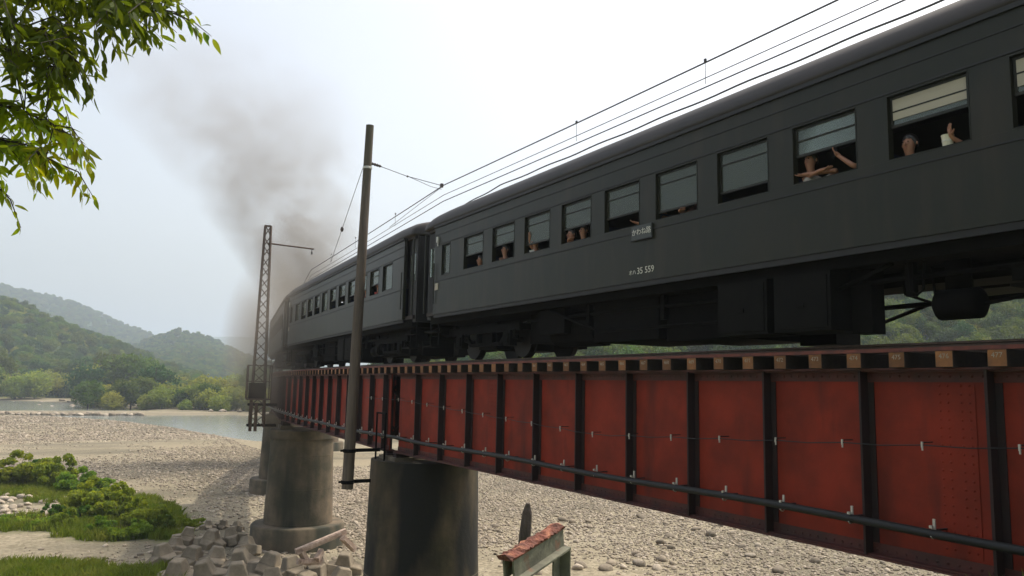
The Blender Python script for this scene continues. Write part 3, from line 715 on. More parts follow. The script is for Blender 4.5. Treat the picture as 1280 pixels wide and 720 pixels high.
# ------------------------------------------------------------------ pole, masts and overhead wires
PP = on_y(434, 611, 23.0); PT = on_y(462.5, 157, 23.0)
e = empty('wooden_pole', PP, 0, 'tall leaning timber pole bracketed to the side of the dark pier', 'utility pole')
b = MB(); b.tube([(0, 0, 0), (PT - PP) * 0.5, PT - PP], [0.175, 0.155, 0.125], 14); b.build('shaft', M_POLE, e, True, 40)
for py in (566, 603):
    f_ = (611 - py) / (611 - 157); c = (PT - PP) * f_
    b = MB(); b.lathe([(0.19, -0.05), (0.2, -0.03), (0.2, 0.03), (0.19, 0.05)], 14, c); b.build('band', M_UNDER, e)
    b = MB(); b.bar(c + Vector((0.1, 0.1, 0)), c + Vector((1.0, 0.1, 0)), 0.08, 0.10); b.bar(c + Vector((-0.26, 0.05, 0)), c + Vector((0.1, 0.05, 0)), 0.05, 0.06); b.build('bracket', M_UNDER, e)
c = (PT - PP) * ((611 - 213) / 454.); b = MB(); b.lathe([(0.135, -0.04), (0.15, -0.03), (0.15, 0.03), (0.135, 0.04)], 12, c); b.build('collar', M_CLIP, e)
POLE_ARM = PP + (PT - PP) * ((611 - 206) / 454.) + Vector((0.1, 0, 0))
POLE_STAY = PP + c

def lattice_mast(s, v, z0, z1, w0, w1, label, arm=None, platform=False):
    p = clp(s, v, z0); h = cl(s)[2]
    e = empty('lattice_mast', p, -h, label, 'catenary mast', 'steel lattice masts of the overhead line')
    H = z1 - z0
    cor = lambda t, i: Vector(((w0 + (w1 - w0) * t) / 2 * (-1, 1, 1, -1)[i], (w0 + (w1 - w0) * t) / 2 * (-1, -1, 1, 1)[i], H * t))
    for i in range(4):
        b = MB(); b.bar(cor(0, i), cor(1, i), 0.085, 0.085); b.build('leg', M_MAST, e)
    b = MB(); n = int(H / 0.55)
    for k in range(n):
        for i in range(4):
            j = (i + 1) % 4; A, B = (i, j) if k % 2 else (j, i)
            b.bar(cor(k / n, A), cor((k + 1) / n, B), 0.05, 0.05)
    for i in range(4): b.bar(cor(1, i), cor(1, (i + 1) % 4), 0.05, 0.05)
    b.build('lacing', M_MAST, e)
    if arm:
        b = MB(); za = arm[0] - z0; b.tube([(0, 0, za + 0.12), (arm[1], 0, za)], 0.045, 8); b.build('bracket_arm', M_MAST, e)
        b = MB(); b.lathe([(0.02, 0), (0.06, 0.03), (0.03, 0.07), (0.06, 0.1), (0.03, 0.14), (0.02, 0.3)], 10, (arm[1] - 0.12, 0, za - 0.32)); b.build('insulator', M_INSUL, e, True)
    return e, cor, H
v2 = -2.45
e, cor, H = lattice_mast(43.4, v2, -2.45, on_y(332, 278, 42.7).z, 0.72, 0.30, 'tall tapering lattice mast on the side of the ring footed pier', (on_y(335, 303, 42.7).z, 2.55))
# platform with rails, control box and footing brackets on that mast
b = MB(); b.bb((-0.62, -0.62, 1.45), (0.62, 0.62, 1.52)); b.build('platform', M_MAST, e)
for x0 in (-0.6, 0.6):
    for y0 in (-0.6, 0.6):
        b = MB(); b.bb((x0 - 0.03, y0 - 0.03, 1.523), (x0 + 0.03, y0 + 0.03, 3.3)); b.build('railing_post', M_MAST, e)
for z in (2.4, 3.25):
    b = MB(); b.bb((-0.6, -0.62, z), (0.6, -0.58, z + 0.05)); b.bb((0.58, -0.58, z), (0.62, 0.58, z + 0.05)); b.bb((-0.62, -0.58, z), (-0.58, 0.58, z + 0.05)); b.build('railing', M_MAST, e)
b = MB(); b.bb((-0.5, -0.5, 1.523), (0.3, 0.2, 2.35)); b.build('control_box', M_UNDER, e)
for z in (0.1, 1.2):
    b = MB(); b.bar((-0.5, 0.25, z), (1.0, 0.25, z), 0.1, 0.12); b.bar((-0.5, -0.25, z), (1.0, -0.25, z), 0.1, 0.12); b.build('footing_bracket', M_UNDER, e)
for xx in (-0.42, -0.16):
    b = MB(); b.bb((xx, -0.45, -0.2), (xx + 0.16, -0.40, 1.3)); b.build('cable_trunking', M_MAST, e)
lattice_mast(84.0, -2.45, -2.3, 7.6, 0.6, 0.34, 'small far lattice mast at the bend of the line', (6.6, 2.4))

SUP = [-18, 22.0, 43.4, 64, 84, 103]
def wire(name, v, z, r, label, sag=0.0, sags=14, s_end=103, cat='overhead wire', wob=0.0):
    pts = []
    for a, c in zip(SUP[:-1], SUP[1:]):
        if a >= s_end: break
        A = clp(a, v, z); C = clp(c, v, z)
        for i in range(sags):
            t = i / sags; p = A.lerp(C, t); p.z -= sag * 4 * t * (1 - t) * ((c - a) / 40) ** 2
            if wob: p.z += wob * math.sin(p.y * 2.4); p.x += wob * math.cos(p.y * 2.4)
            pts.append(p)
    pts.append(C)
    b = MB(); b.tube([p - pts[0] for p in pts], r, 5); o = b.build(name, M_WIRE, None, True); o.location = pts[0]
    return tag(o, label, cat, 'overhead wires above the track')
wire('messenger_wire', 0, 6.26, 0.017, 'thick upper messenger wire strung above the train', 0.10)
wire('feeder_wire', 0.02, 5.95, 0.010, 'thin middle wire strung just below the messenger wire', 0.08)
wire('contact_wire', 0, 5.74, 0.014, 'contact wire hanging below the other wires over the coach roof', 0.06)
wire('twisted_cable', 2.05, 6.56, 0.022, 'dark twisted cable running low along the coach roof line', 0.03, 120, 64, 'cable', 0.012)
# hangers between messenger and contact wire
for s in (14.6, 10.4, 26.5, 32, 37):
    p = clp(s, 0, 5.72); o = MB().tube([(0, 0, 0), (0, 0, 0.5)], 0.006, 5).box((0, 0, 0.46), (0.03, 0.05, 0.06)).build('wire_hanger', M_WIRE); o.location = p
    tag(o, 'short vertical hanger joining the messenger wire to the contact wire', 'hanger', 'wire hangers')
# span wire from the pole to the messenger, with its insulator
J = on_x(552, 232, TX)
e = empty('span_wire', POLE_ARM, 0, 'span wire with insulator from the timber pole to the overhead wires', 'span wire')
D = J - POLE_ARM; dn = D.normalized()
b = MB(); b.tube([D * 0.10, D * 0.5 + Vector((0, 0, -0.05)), D], 0.011, 5); b.tube([D * 0.55 + Vector((0, 0, -0.05)), D * 0.85 + Vector((0, 0, -0.14)), D + Vector((0, 0, -0.12))], 0.008, 5); b.build('wire', M_WIRE, e)
b = MB(); b.tube([dn * x for x in (0, 0.06, 0.10, 0.14, 0.18, 0.22, 0.26, 0.30, 0.36)], [0.015, 0.05, 0.03, 0.055, 0.03, 0.055, 0.03, 0.05, 0.012], 10); b.build('insulator', M_INSUL, e, True)
b = MB(); b.ball(D * 0.52 + Vector((0, 0, -0.05)), 0.035); b.box(D, (0.08, 0.10, 0.12)); b.build('clamp', M_INSUL, e)
Q = clp(36.5, -0.1, 5.72)
e = empty('stay_wire', POLE_STAY, 0, 'slanting stay wire from the collar of the timber pole to the contact wire', 'stay wire')
D = Q - POLE_STAY; b = MB(); b.tube([Vector((-0.14, 0, 0)), D], 0.010, 5); b.build('wire', M_WIRE, e)
b = MB(); b.ball(D * 0.55 + Vector((-0.06, 0, 0)), 0.07, sc=(1, 1, 1.6)); b.build('insulator', M_INSUL, e, True)
# registration wire from messenger junction down to the contact wire
A_ = J + Vector((0, 0, -0.05)); B_ = clp(27.0, -0.05, 5.76)
o = MB().tube([Vector((0, 0, 0)), B_ - A_], 0.008, 5).build('bridle_wire', M_WIRE); o.location = A_
tag(o, 'thin bridle wire slanting from the wire junction to the contact wire', 'overhead wire')

# ------------------------------------------------------------------ coaches
CW = 1.40                                   # half width
W_SILL, W_WB, W_WT, W_GUT = 1.21, 2.22, 3.06, 3.62
WIN_U = [16.99, 15.51, 14.05, 12.60, 11.15, 9.70, 8.24, 6.78, 5.32, 3.85, 2.39]
WIN_U = [y - 10.0 for y in WIN_U]
HWW = 0.515
OPEN1 = [0.40, 0.44, 0.22, 0.34, 0.30, 0.13, 0.18, 0.47, 0.50, 0.45, 0.2]
OPEN2 = [0.0, 0.2, 0.3, 0.35, 0.0, 0.4, 0.45, 0.3, 0.35, 0.4, 0.0]
LEN2 = 9.25                                  # half length of the flush side panel
MC = {}
def cached(key, fn):
    if key not in MC: MC[key] = fn()
    return MC[key]
def side_mesh(sg, narrow=True):
    b = MB(); X0, X1 = sg * (CW - 0.09), sg * CW
    b.bb((X0, -LEN2, W_SILL), (X1, LEN2, W_WB)); b.bb((X0, -LEN2, W_WT), (X1, LEN2, W_GUT))
    op = sorted([(u - HWW, u + HWW) for u in WIN_U] + ([(8.28, 8.80)] if narrow else []))
    y = -LEN2
    for a, c in op + [(LEN2, LEN2)]:
        if a > y: b.bb((X0, y, W_WB + 0.0005), (X1, a, W_WT - 0.0005))
        y = c
    return b.mesh('side_wall', M_COACH)
def roof_mesh():
    # arched roof profile in (v, w), extruded along the length with down-curved ends
    prof = [(-1.43, 3.62), (-1.43, 3.70), (-1.39, 3.84), (-1.28, 3.98), (-1.08, 4.09), (-0.75, 4.19), (-0.38, 4.245), (0, 4.26)]
    prof = prof + [(-v, w) for v, w in prof[-2::-1]]
    b = MB(); n = len(prof); st = [(-10.0, 0.72), (-9.75, 0.86), (-9.3, 0.95), (-8.6, 1.0), (8.6, 1.0), (9.3, 0.95), (9.75, 0.86), (10.0, 0.72)]
    V = []
    for u, k in st:
        for v, w in prof: V.append((v * (1 - (1 - k) * 0.12), u, 3.62 + (w - 3.62) * k))
    F = [(i * n + j, (i + 1) * n + j, (i + 1) * n + j + 1, i * n + j + 1) for i in range(len(st) - 1) for j in range(n - 1)]
    F += [tuple(range(n)), tuple((len(st) - 1) * n + j for j in range(n))[::-1]]
    F += [(i * n, (i + 1) * n, (i + 1) * n + n - 1, i * n + n - 1)[::-1] for i in range(len(st) - 1)]
    b.add(V, F); return b.mesh('roof', M_ROOF, True)
def bogie_mesh():
    b = MB()
    for sg in (-1, 1):
        x = sg * 0.97
        b.bb((x - 0.05, -1.65, 0.62), (x + 0.05, 1.65, 0.80)); b.bb((x - 0.06, -0.75, 0.30), (x + 0.06, 0.75, 0.38))
        b.bar((x, -0.75, 0.34), (x, -1.1, 0.62), 0.08, 0.1); b.bar((x, 0.75, 0.34), (x, 1.1, 0.62), 0.08, 0.1)
        b.bb((x - 0.055, -0.4, 0.38), (x + 0.055, -0.3, 0.62)); b.bb((x - 0.055, 0.3, 0.38), (x + 0.055, 0.4, 0.62))
    b.bb((-0.92, -0.45, 0.22), (0.92, 0.45, 0.85)); b.bb((-0.45, -1.5, 0.4), (0.45, 1.5, 0.8)); b.bb((-0.92, -1.64, 0.64), (0.92, -1.54, 0.78)); b.bb((-0.92, 1.54, 0.64), (0.92, 1.64, 0.78))
    return b.mesh('bogie_frame', M_UNDER)
def wheel_mesh():
    b = MB(); n = 24
    def ring(x0, x1, r0, r1): 
        V = [(x0, r0 * math.cos(a), r0 * math.sin(a)) for a in np.linspace(0, 2 * math.pi, n, False)] + [(x1, r1 * math.cos(a), r1 * math.sin(a)) for a in np.linspace(0, 2 * math.pi, n, False)]
        b.add(V, [(j, (j + 1) % n, n + (j + 1) % n, n + j) for j in range(n)] + [tuple(range(n))[::-1], tuple(range(n, 2 * n))])
    for sg in (-1, 1):
        ring(sg * 0.535, sg * 0.66, 0.43, 0.42); ring(sg * 0.505, sg * 0.534, 0.455, 0.455)
    ring(-0.98, 0.98, 0.075, 0.075)
    return b.mesh('wheelset', M_WHEEL)
def axlebox_mesh(sg):
    b = MB()
    b.bb((sg * 0.91, -0.16, -0.16), (sg * 1.1, 0.16, 0.20)); b.bb((sg * 1.1, -0.11, -0.10), (sg * 1.14, 0.11, 0.12))
    for d in (-0.26, 0.26): b.lathe([(0.07, 0), (0.085, 0.04), (0.07, 0.08), (0.085, 0.12), (0.07, 0.16), (0.085, 0.20), (0.07, 0.22)], 8, (sg * 0.98, d * 0.9, 0.0))
    return b.mesh('axle_box', M_UNDER)
def coach(s_mid, label, opens, number=None, plate=None, cream=()):
    # bogie centres on the track give position and heading
    a, c = clp(s_mid - 7.0, 0, 0), clp(s_mid + 7.0, 0, 0); m = (a + c) / 2; h = math.atan2(c.x - a.x, c.y - a.y)
    e = empty('passenger_coach', (m.x, m.y, Z_RAIL), -h, label, 'railway coach', 'coaches of the train')
    for sg in (-1, 1):
        w = link('side_wall', cached(('side', sg), lambda: side_mesh(sg)), e)
        for nm, z0, z1, d in (('belt_rail', 2.085, 2.106, 0.012), ('header_rail', W_WT + 0.02, W_WT + 0.045, 0.012), ('rain_strip', 3.36, 3.375, 0.01), ('gutter', W_GUT - 0.05, W_GUT + 0.01, 0.035)):
            b = MB(); b.bb((sg * (CW + 0.0005), -LEN2, z0), (sg * (CW + d), LEN2, z1)); o = link(nm, cached((nm, sg), lambda: b.mesh(nm, M_COACHD)), e)
        b = MB(); b.bb((sg * (CW - 0.06), -LEN2 + 0.01, W_SILL - 0.09), (sg * (CW - 0.02), LEN2 - 0.01, W_SILL - 0.001)); link('sole_bar', cached(('sole', sg), lambda: b.mesh('sole_bar', M_COACHD)), e)
        # vestibules: recessed end door panels
        for en in (-1, 1):
            b = MB(); b.bb((sg * (CW - 0.22), en * (LEN2 + 0.002), W_SILL - 0.1), (sg * (CW - 0.17), en * 9.98, W_GUT)); d = link('door', cached(('door', sg, en), lambda: b.mesh('door', M_COACHD)), e)
            b = MB(); b.bb((sg * (CW - 0.168), en * 9.40, 2.3), (sg * (CW - 0.160), en * 9.85, 3.1)); link('door_pane', cached(('dp', sg, en), lambda: b.mesh('door_pane', M_GLASS)), d)
            b = MB(); b.tube([(sg * (CW + 0.04), en * (LEN2 - 0.08), 1.5), (sg * (CW + 0.04), en * (LEN2 - 0.08), 2.6)], 0.016, 6); b.tube([(sg * (CW - 0.05), en * 9.95, 1.3), (sg * (CW - 0.05), en * 9.95, 3.5)], 0.03, 6); link('handrail', cached(('hr', sg, en), lambda: b.mesh('handrail', M_COACH)), d)
            b = MB(); b.bb((sg * (CW - 0.30), en * 9.32, 0.35), (sg * (CW - 0.02), en * 9.92, 0.39)); b.bb((sg * (CW - 0.28), en * 9.35, 0.39), (sg * (CW - 0.24), en * 9.39, 1.12)); b.bb((sg * (CW - 0.28), en * 9.86, 0.39), (sg * (CW - 0.24), en * 9.90, 1.12)); b.bb((sg * (CW - 0.30), en * 9.32, 0.75), (sg * (CW - 0.06), en * 9.92, 0.79)); link('step', cached(('st', sg, en), lambda: b.mesh('step', M_BOXG)), e)
        # windows
        for k, u in enumerate(WIN_U + [8.54]):
            nar = k == len(WIN_U); hw = 0.26 if nar else HWW
            of = 0.0 if nar else (opens[k] if sg < 0 else 0.0)
            def frame():
                b = MB(); X0, X1 = sg * (CW - 0.10), sg * (CW + 0.006); t = 0.014
                b.bb((X0, -hw + 0.001, W_WB + 0.001), (X1, -hw + t, W_WT - 0.001)); b.bb((X0, hw - t, W_WB + 0.001), (X1, hw - 0.001, W_WT - 0.001))
                b.bb((X0, -hw + t + 0.0005, W_WB + 0.001), (X1, hw - t - 0.0005, W_WB + t)); b.bb((X0, -hw + t + 0.0005, W_WT - t), (X1, hw - t - 0.0005, W_WT - 0.001))
                return b.mesh('window_frame', M_COACH)
            wf = link('window_frame', cached(('wf', sg, nar), frame), e); wf.location = (0, u, 0)
            z0 = W_WB + 0.023 + of * (W_WT - W_WB - 0.046)
            def sash():
                b = MB(); X0, X1 = sg * (CW - 0.075), sg * (CW - 0.045); t = 0.03; zt = W_WT - 0.023
                b.bb((X0, -hw + 0.023, z0), (X1, hw - 0.023, z0 + 0.035)); b.bb((X0, -hw + 0.023, zt - 0.03), (X1, hw - 0.023, zt))
                b.bb((X0, -hw + 0.023, z0 + 0.0352), (X1, -hw + 0.023 + t, zt - 0.0302)); b.bb((X0, hw - 0.023 - t, z0 + 0.0352), (X1, hw - 0.023, zt - 0.0302))
                if of > 0.1 and not nar: b.bb((X0, -hw + 0.054, zt - 0.20), (X1, hw - 0.054, zt - 0.18))
                return b.mesh('sash', M_COACH)
            s_ = link('sash', cached(('sash', sg, nar, of), sash), wf)
            def pane():
                b = MB(); b.bb((sg * (CW - 0.063), -hw + 0.053, z0 + 0.0355), (sg * (CW - 0.058), hw - 0.053, W_WT - 0.0535)); return b.mesh('pane', M_GLASS)
            link('pane', cached(('pane', sg, nar, of), pane), wf)
            if sg > 0 or (k in cream) or nar or of < 0.01:
                zb = W_WB + 0.05 if not (sg < 0 and k in cream) else z0 + 0.10
                mm = M_BLIND if (sg < 0 and k in cream) else M_BLINDG
                def blind():
                    b = MB(); xo = 0.054 if mm is M_BLIND else 0.098; b.bb((sg * (CW - xo), -hw + (0.055 if mm is M_BLIND else 0.03), zb), (sg * (CW - xo + 0.006), hw - (0.055 if mm is M_BLIND else 0.03), W_WT - 0.056)); return b.mesh('blind', mm)
                link('blind', cached(('blind', sg, nar, of, mm.name), blind), wf)
    link('roof', cached('roof', roof_mesh), e)
    b = MB()
    for en in (-1, 1): b.bb((-CW + 0.23, en * 9.90, W_SILL - 0.1), (CW - 0.23, en * 9.97, 3.60))
    link('end_wall', cached('endw', lambda: b.mesh('end_wall', M_COACHD)), e)
    b = MB()
    for en in (-1, 1):
        for k in range(4): b.bb((-0.55 - 0.03 * (k % 2), en * (9.971 + k * 0.062), W_SILL - 0.05), (0.55 + 0.03 * (k % 2), en * (10.032 + k * 0.062), 3.3))
    link('gangway_bellows', cached('bel', lambda: b.mesh('gangway_bellows', M_UNDER)), e)
    b = MB(); b.bb((-CW + 0.10, -9.88, 1.20), (CW - 0.10, 9.88, 1.30)); link('floor', cached('floor', lambda: b.mesh('floor', M_INT)), e)
    b = MB(); b.bb((-CW + 0.10, -9.88, 3.54), (CW - 0.10, 9.88, 3.60)); link('ceiling', cached('ceil', lambda: b.mesh('ceiling', M_INT)), e)
    for k, u in enumerate(WIN_U):
        for sg in (-1, 1):
            b = MB(); b.bb((sg * 0.35, -0.05, 1.3005), (sg * 1.28, 0.05, 2.42)); b.bb((sg * 0.35, -0.45, 1.58), (sg * 1.28, -0.051, 1.74)); b.bb((sg * 0.35, 0.051, 1.58), (sg * 1.28, 0.45, 1.74))
            o = link('seat', cached(('seat', sg), lambda: b.mesh('seat', M_SEAT)), e); o.location = (0, u + 0.73, 0)
    # underframe and equipment
    b = MB(); b.bb((-1.25, -9.7, 0.98), (1.25, 9.7, 1.195)); b.bb((-0.35, -9.7, 0.78), (0.35, 9.7, 0.979)); link('underframe', cached('uf', lambda: b.mesh('underframe', M_UNDER)), e)
    def boxes():
        b = MB()
        for (y0, y1) in ((-3.2, -2.25), (-2.12, -1.15)): b.bb((-1.32, y0, 0.17), (-0.6, y1, 0.97)); b.bb((-1.335, y0 + 0.05, 0.22), (-1.321, y1 - 0.05, 0.92)); b.bb((-1.35, (y0 + y1) / 2 - 0.06, 0.5), (-1.336, (y0 + y1) / 2 + 0.06, 0.56))
        return b.mesh('battery_box', M_BOXG)
    link('battery_box', cached('bat', boxes), e)
    def tank():
        b = MB(); b.tube([(-0.75, -4.90, 0.44), (-0.75, -4.84, 0.44), (-0.75, -4.36, 0.44), (-0.75, -4.30, 0.44)], [0.10, 0.19, 0.19, 0.10], 16); b.bb((-0.79, -4.75, 0.6), (-0.71, -4.45, 0.98)); b.tube([(-0.75, -4.3, 0.46), (-0.75, -3.9, 0.62), (-0.75, -3.85, 0.9)], 0.02, 6); b.tube([(-0.75, -4.9, 0.42), (-0.72, -5.6, 0.52)], 0.022, 6); return b.mesh('air_reservoir', M_UNDER, True)
    link('air_reservoir', cached('tank', tank), e)
    def gear():
        b = MB()
        b.tube([(-0.3, -6.5, 0.55), (-0.3, -1.0, 0.50)], 0.03, 6); b.tube([(0.3, -6.0, 0.6), (0.3, 4.0, 0.55)], 0.03, 6); b.bar((-0.9, -6.3, 0.95), (-0.55, -5.6, 0.5), 0.05, 0.05)
        b.tube([(-1.0, 5.0, 0.8), (-1.0, -2.0, 0.78), (-1.0, -6.6, 0.80)], 0.035, 6)
        for y in (-4.2, -1.4, 0.4, 2.6, 3.9): b.bb((-1.05, y, 0.55), (-0.95, y + 0.1, 0.98))
        b.bb((-1.0, 0.6, 0.22), (0.9, 2.5, 0.97)); b.bb((-0.9, -1.1, 0.17), (0.9, 0.5, 0.97)); b.tube([(-0.6, 2.7, 0.52), (-0.6, 4.2, 0.52)], 0.34, 14); b.bb((-0.8, 4.3, 0.30), (0.8, 5.2, 0.97)); b.bb((0.5, -1.9, 0.10), (1.1, -1.2, 0.97)); b.bb((-1.02, -3.6, 0.12), (-0.75, -3.3, 0.97)); b.bb((-0.9, -8.6, 0.2), (0.9, -5.45, 0.96))
        for hx in (-1.05, -0.55): b.tube([(hx, -4.15, 0.97), (hx, -4.17, 0.62), (hx, -4.25, 0.56), (hx, -4.33, 0.62), (hx, -4.35, 0.97)], 0.016, 6)
        b.bb((-1.1, -2.15, 0.5), (-0.2, -1.4, 0.97)); b.bb((0.4, -4.6, 0.75), (1.2, -3.6, 0.97)); b.bb((-1.1, 3.4, 0.45), (-0.85, 4.4, 0.97))
        for sg in (-1, 1): b.tube([(sg * 1.15, -4.0, 0.97), (sg * 1.1, -2.2, 0.42), (sg * 1.1, 2.2, 0.42), (sg * 1.15, 4.0, 0.97)], 0.03, 6)
        return b.mesh('brake_gear', M_UNDER)
    link('brake_gear', cached('gear', gear), e)
    for en in (-1, 1):
        g = link('bogie_frame', cached('bog', bogie_mesh), e); g.location = (0, en * 7.0, 0)
        for dy in (-1.22, 1.22):
            o = link('wheelset', cached('whl', wheel_mesh), g); o.location = (0, dy, 0.432)
            for sg in (-1, 1): o = link('axle_box', cached(('axb', sg), lambda: axlebox_mesh(sg)), g); o.location = (0, dy, 0.43)
        b = MB(); b.bb((-0.1, en * 9.7, 0.72), (0.1, en * 10.2, 0.95)); b.bb((-0.16, en * 10.2, 0.66), (0.16, en * 10.36, 1.0)); link('coupler', cached(('cpl', en), lambda: b.mesh('coupler', M_UNDER)), e)
    # lamp bracket and small plates at the end
    b = MB(); b.bb((-CW - 0.05, 8.98, 3.15), (-CW - 0.001, 9.06, 3.30)); b.bb((-CW - 0.03, 9.0, 3.05), (-CW - 0.001, 9.04, 3.1495)); link('lamp_bracket', cached('lampb', lambda: b.mesh('lamp_bracket', M_CLIP)), e)
    b = MB(); b.bb((-CW - 0.02, 8.95, 1.86), (-CW - 0.001, 9.13, 2.04)); pl = link('end_plate', cached('endpl', lambda: b.mesh('end_plate', M_BLIND)), e)
    if number:
        for tx, sz, dy, dz in number[0]:
            o = link('running_number', text_mesh(tx, sz, M_WHITE, 0.0025), e); o.matrix_local = Matrix.Translation(Vector(number[2]) + Vector((0, dy, dz))) @ FACE_NEAR.to_4x4()
    if plate:
        b = MB(); c = plate[2]; b.bb((-CW - 0.045, c[1] - 0.27, c[2] - 0.12), (-CW - 0.0145, c[1] + 0.27, c[2] + 0.12)); p_ = b.build('name_board', M_PLATE, e)
        b = MB(); b.bb((-CW - 0.05, c[1] - 0.29, c[2] - 0.14), (-CW - 0.02, c[1] + 0.29, c[2] - 0.1205)); b.build('board_holder', M_COACHD, p_)
        o = link('board_lettering', text_mesh(plate[0], plate[1], M_WHITE, 0.001), p_); o.matrix_local = Matrix.Translation((-CW - 0.048, c[1], c[2])) @ FACE_NEAR.to_4x4()
    return e
X_NEAR = TX - CW
pn = on_x(804, 338, X_NEAR); pb = on_x(804, 290, X_NEAR)
coach(10.0, 'dark grey coach with white running number and passengers leaning at open windows', OPEN1, ((('オハ', 0.10, 0.295, -0.012), ('35 559', 0.165, -0.06, 0)), 0, (-CW - 0.003, pn.y - 10.0, pn.z - Z_RAIL)), ('かわね路', 0.13, (0, pb.y - 10.0, pb.z - Z_RAIL)), cream=(8, 9))
coach(30.45, 'dark grey coach coupled ahead of the numbered coach, half veiled by smoke', OPEN2)
coach(50.9, 'dark coach at the bend of the line, mostly hidden behind the coach before it', OPEN2)

# ------------------------------------------------------------------ passengers at the windows of the numbered coach
def skin_mesh(name, V, E, R, m, sub=1):
    me = bpy.data.meshes.new(name); me.from_pydata([tuple(v) for v in V], E, [])
    o = bpy.data.objects.new(name, me); COL.objects.link(o)
    md = o.modifiers.new('skin', 'SKIN')
    sl = me.skin_vertices[0].data
    for i, r in enumerate(R): sl[i].radius = (r, r) if not hasattr(r, '__len__') else r
    sl[0].use_root = True
    md.use_smooth_shade = True
    s2 = o.modifiers.new('sub', 'SUBSURF'); s2.levels = sub; s2.render_levels = sub
    out = bpy.data.meshes.new_from_object(o.evaluated_get(bpy.context.evaluated_depsgraph_get()))
    bpy.data.objects.remove(o); bpy.data.meshes.remove(me)
    out.materials.clear(); out.materials.append(m); out.name = name
    out.polygons.foreach_set('use_smooth', [True] * len(out.polygons))
    return out
def person(label, x, y, fwd, lean, shirt, arms, headz=3.20, scale=1.0, trousers=(0.02, 0.022, 0.03), head_off=(0, 0), look=-math.pi / 2):
    """x, y: where the person sits; fwd: facing angle in plan; lean: (dx, dy) of the head; arms: list of (side, elbow, wrist, hand direction) in world"""
    O = Vector((x, y, 1.962)); f = Vector((math.sin(fwd), math.cos(fwd), 0)); r = Vector((f.y, -f.x, 0)); up = Vector((0, 0, 1)); ln = Vector((lean[0], lean[1], 0))
    look = f if look is None else Vector((math.sin(look), math.cos(look), 0))
    e = empty('person', O, 0, label, 'person', 'passengers at the coach windows')
    V = []; E_ = []; R = []
    def add(p, rad, par=None):
        V.append(Vector(p) - O); R.append(rad)
        if par is not None: E_.append((par, len(V) - 1))
        return len(V) - 1
    S = O + Vector((0, 0, 0.55)); hc = Vector((x + lean[0], y + lean[1], headz))
    ch = S.lerp(hc, 0.52); nb = hc - up * 0.20
    pel = add(S, 0.135); wa = add(S.lerp(ch, 0.5), 0.12, pel); c_ = add(ch, 0.145, wa)
    n0 = add(nb, 0.062, c_); n1 = add(nb + up * 0.06, 0.052, n0); j = add(hc - up * 0.07 + look * 0.025, 0.066, n1); h = add(hc + up * 0.01, 0.090, j); add(hc + up * 0.085 - look * 0.01, 0.066, h)
    shirtV = [S, S.lerp(ch, 0.5), ch, nb - up * 0.03]; shirtR = [0.150, 0.136, 0.162, 0.085]; shirtE = [(0, 1), (1, 2), (2, 3)]
    for sd in (-1, 1):
        hip = add(S + r * sd * 0.10 - up * 0.02, 0.085, pel); kn = add(S + r * sd * 0.11 + f * 0.40 - up * 0.02, 0.066, hip); an = add(O + r * sd * 0.11 + f * 0.42 + up * 0.09, 0.045, kn); add(O + r * sd * 0.12 + f * 0.58 + up * 0.035, 0.032, an)
    done = set()
    arms = list(arms)
    for sd in (-1, 1):
        if sd not in [a_[0] for a_ in arms]:
            sh = ch + r * sd * 0.19 + up * 0.04; arms.append((sd, sh - up * 0.27 + f * 0.05, sh - up * 0.36 + f * 0.27, f))
    for sd, el, wr, hd in arms:
        el = Vector(el); wr = Vector(wr); hd = Vector(hd).normalized()
        shp = ch + r * sd * 0.185 + up * 0.05
        sh = add(shp, 0.062, c_); ei = add(el, 0.040, sh); wi = add(wr, 0.028, ei)
        pm = add(wr + hd * 0.065, (0.040, 0.022), wi)
        side = hd.cross(up); side = side.normalized() if side.length > 0.2 else r.copy(); nrm = side.cross(hd)
        for q_, L_ in ((-0.030, 0.062), (-0.010, 0.075), (0.011, 0.070), (0.031, 0.052)):
            k1 = add(wr + hd * 0.10 + side * q_, 0.0095, pm); k2 = add(wr + hd * (0.10 + L_ * 0.55) + side * q_ * 1.15 + nrm * 0.008, 0.0085, k1); add(wr + hd * (0.10 + L_) + side * q_ * 1.2 + nrm * 0.024, 0.0075, k2)
        t1 = add(wr + hd * 0.045 - side * 0.045, 0.011, pm); add(wr + hd * 0.085 - side * 0.075 + nrm * 0.012, 0.009, t1)
        b0 = len(shirtV); shirtV += [shp, shp.lerp(el, 0.75)]; shirtR += [0.076, 0.056]; shirtE += [(2, b0), (b0, b0 + 1)]
    link('body', skin_mesh('body', V, E_, R, M_SKIN), e)
    link('shirt', skin_mesh('shirt', [v - O for v in shirtV], shirtE, shirtR, mat('cloth_%d_%d_%d' % tuple(int(c * 1000) for c in shirt), shirt, 0.9, tuple(c * 0.7 for c in shirt), 12)), e)
    tv = [S, ]; tr_ = [0.148]; te = []
    for sd in (-1, 1):
        b0 = len(tv); tv += [S + r * sd * 0.10 - up * 0.02, S + r * sd * 0.11 + f * 0.40 - up * 0.02, O + r * sd * 0.11 + f * 0.42 + up * 0.14]; tr_ += [0.095, 0.078, 0.06]; te += [(0, b0), (b0, b0 + 1), (b0 + 1, b0 + 2)]
    link('trousers', skin_mesh('trousers', [v - O for v in tv], te, tr_, mat('trouser_cloth', trousers, 0.9)), e)
    # hair: shell over the top and back of the head
    b = MB(); n = 10; VV = []; FF = []
    lr = Vector((look.y, -look.x, 0)); hc2 = hc - O + up * 0.012
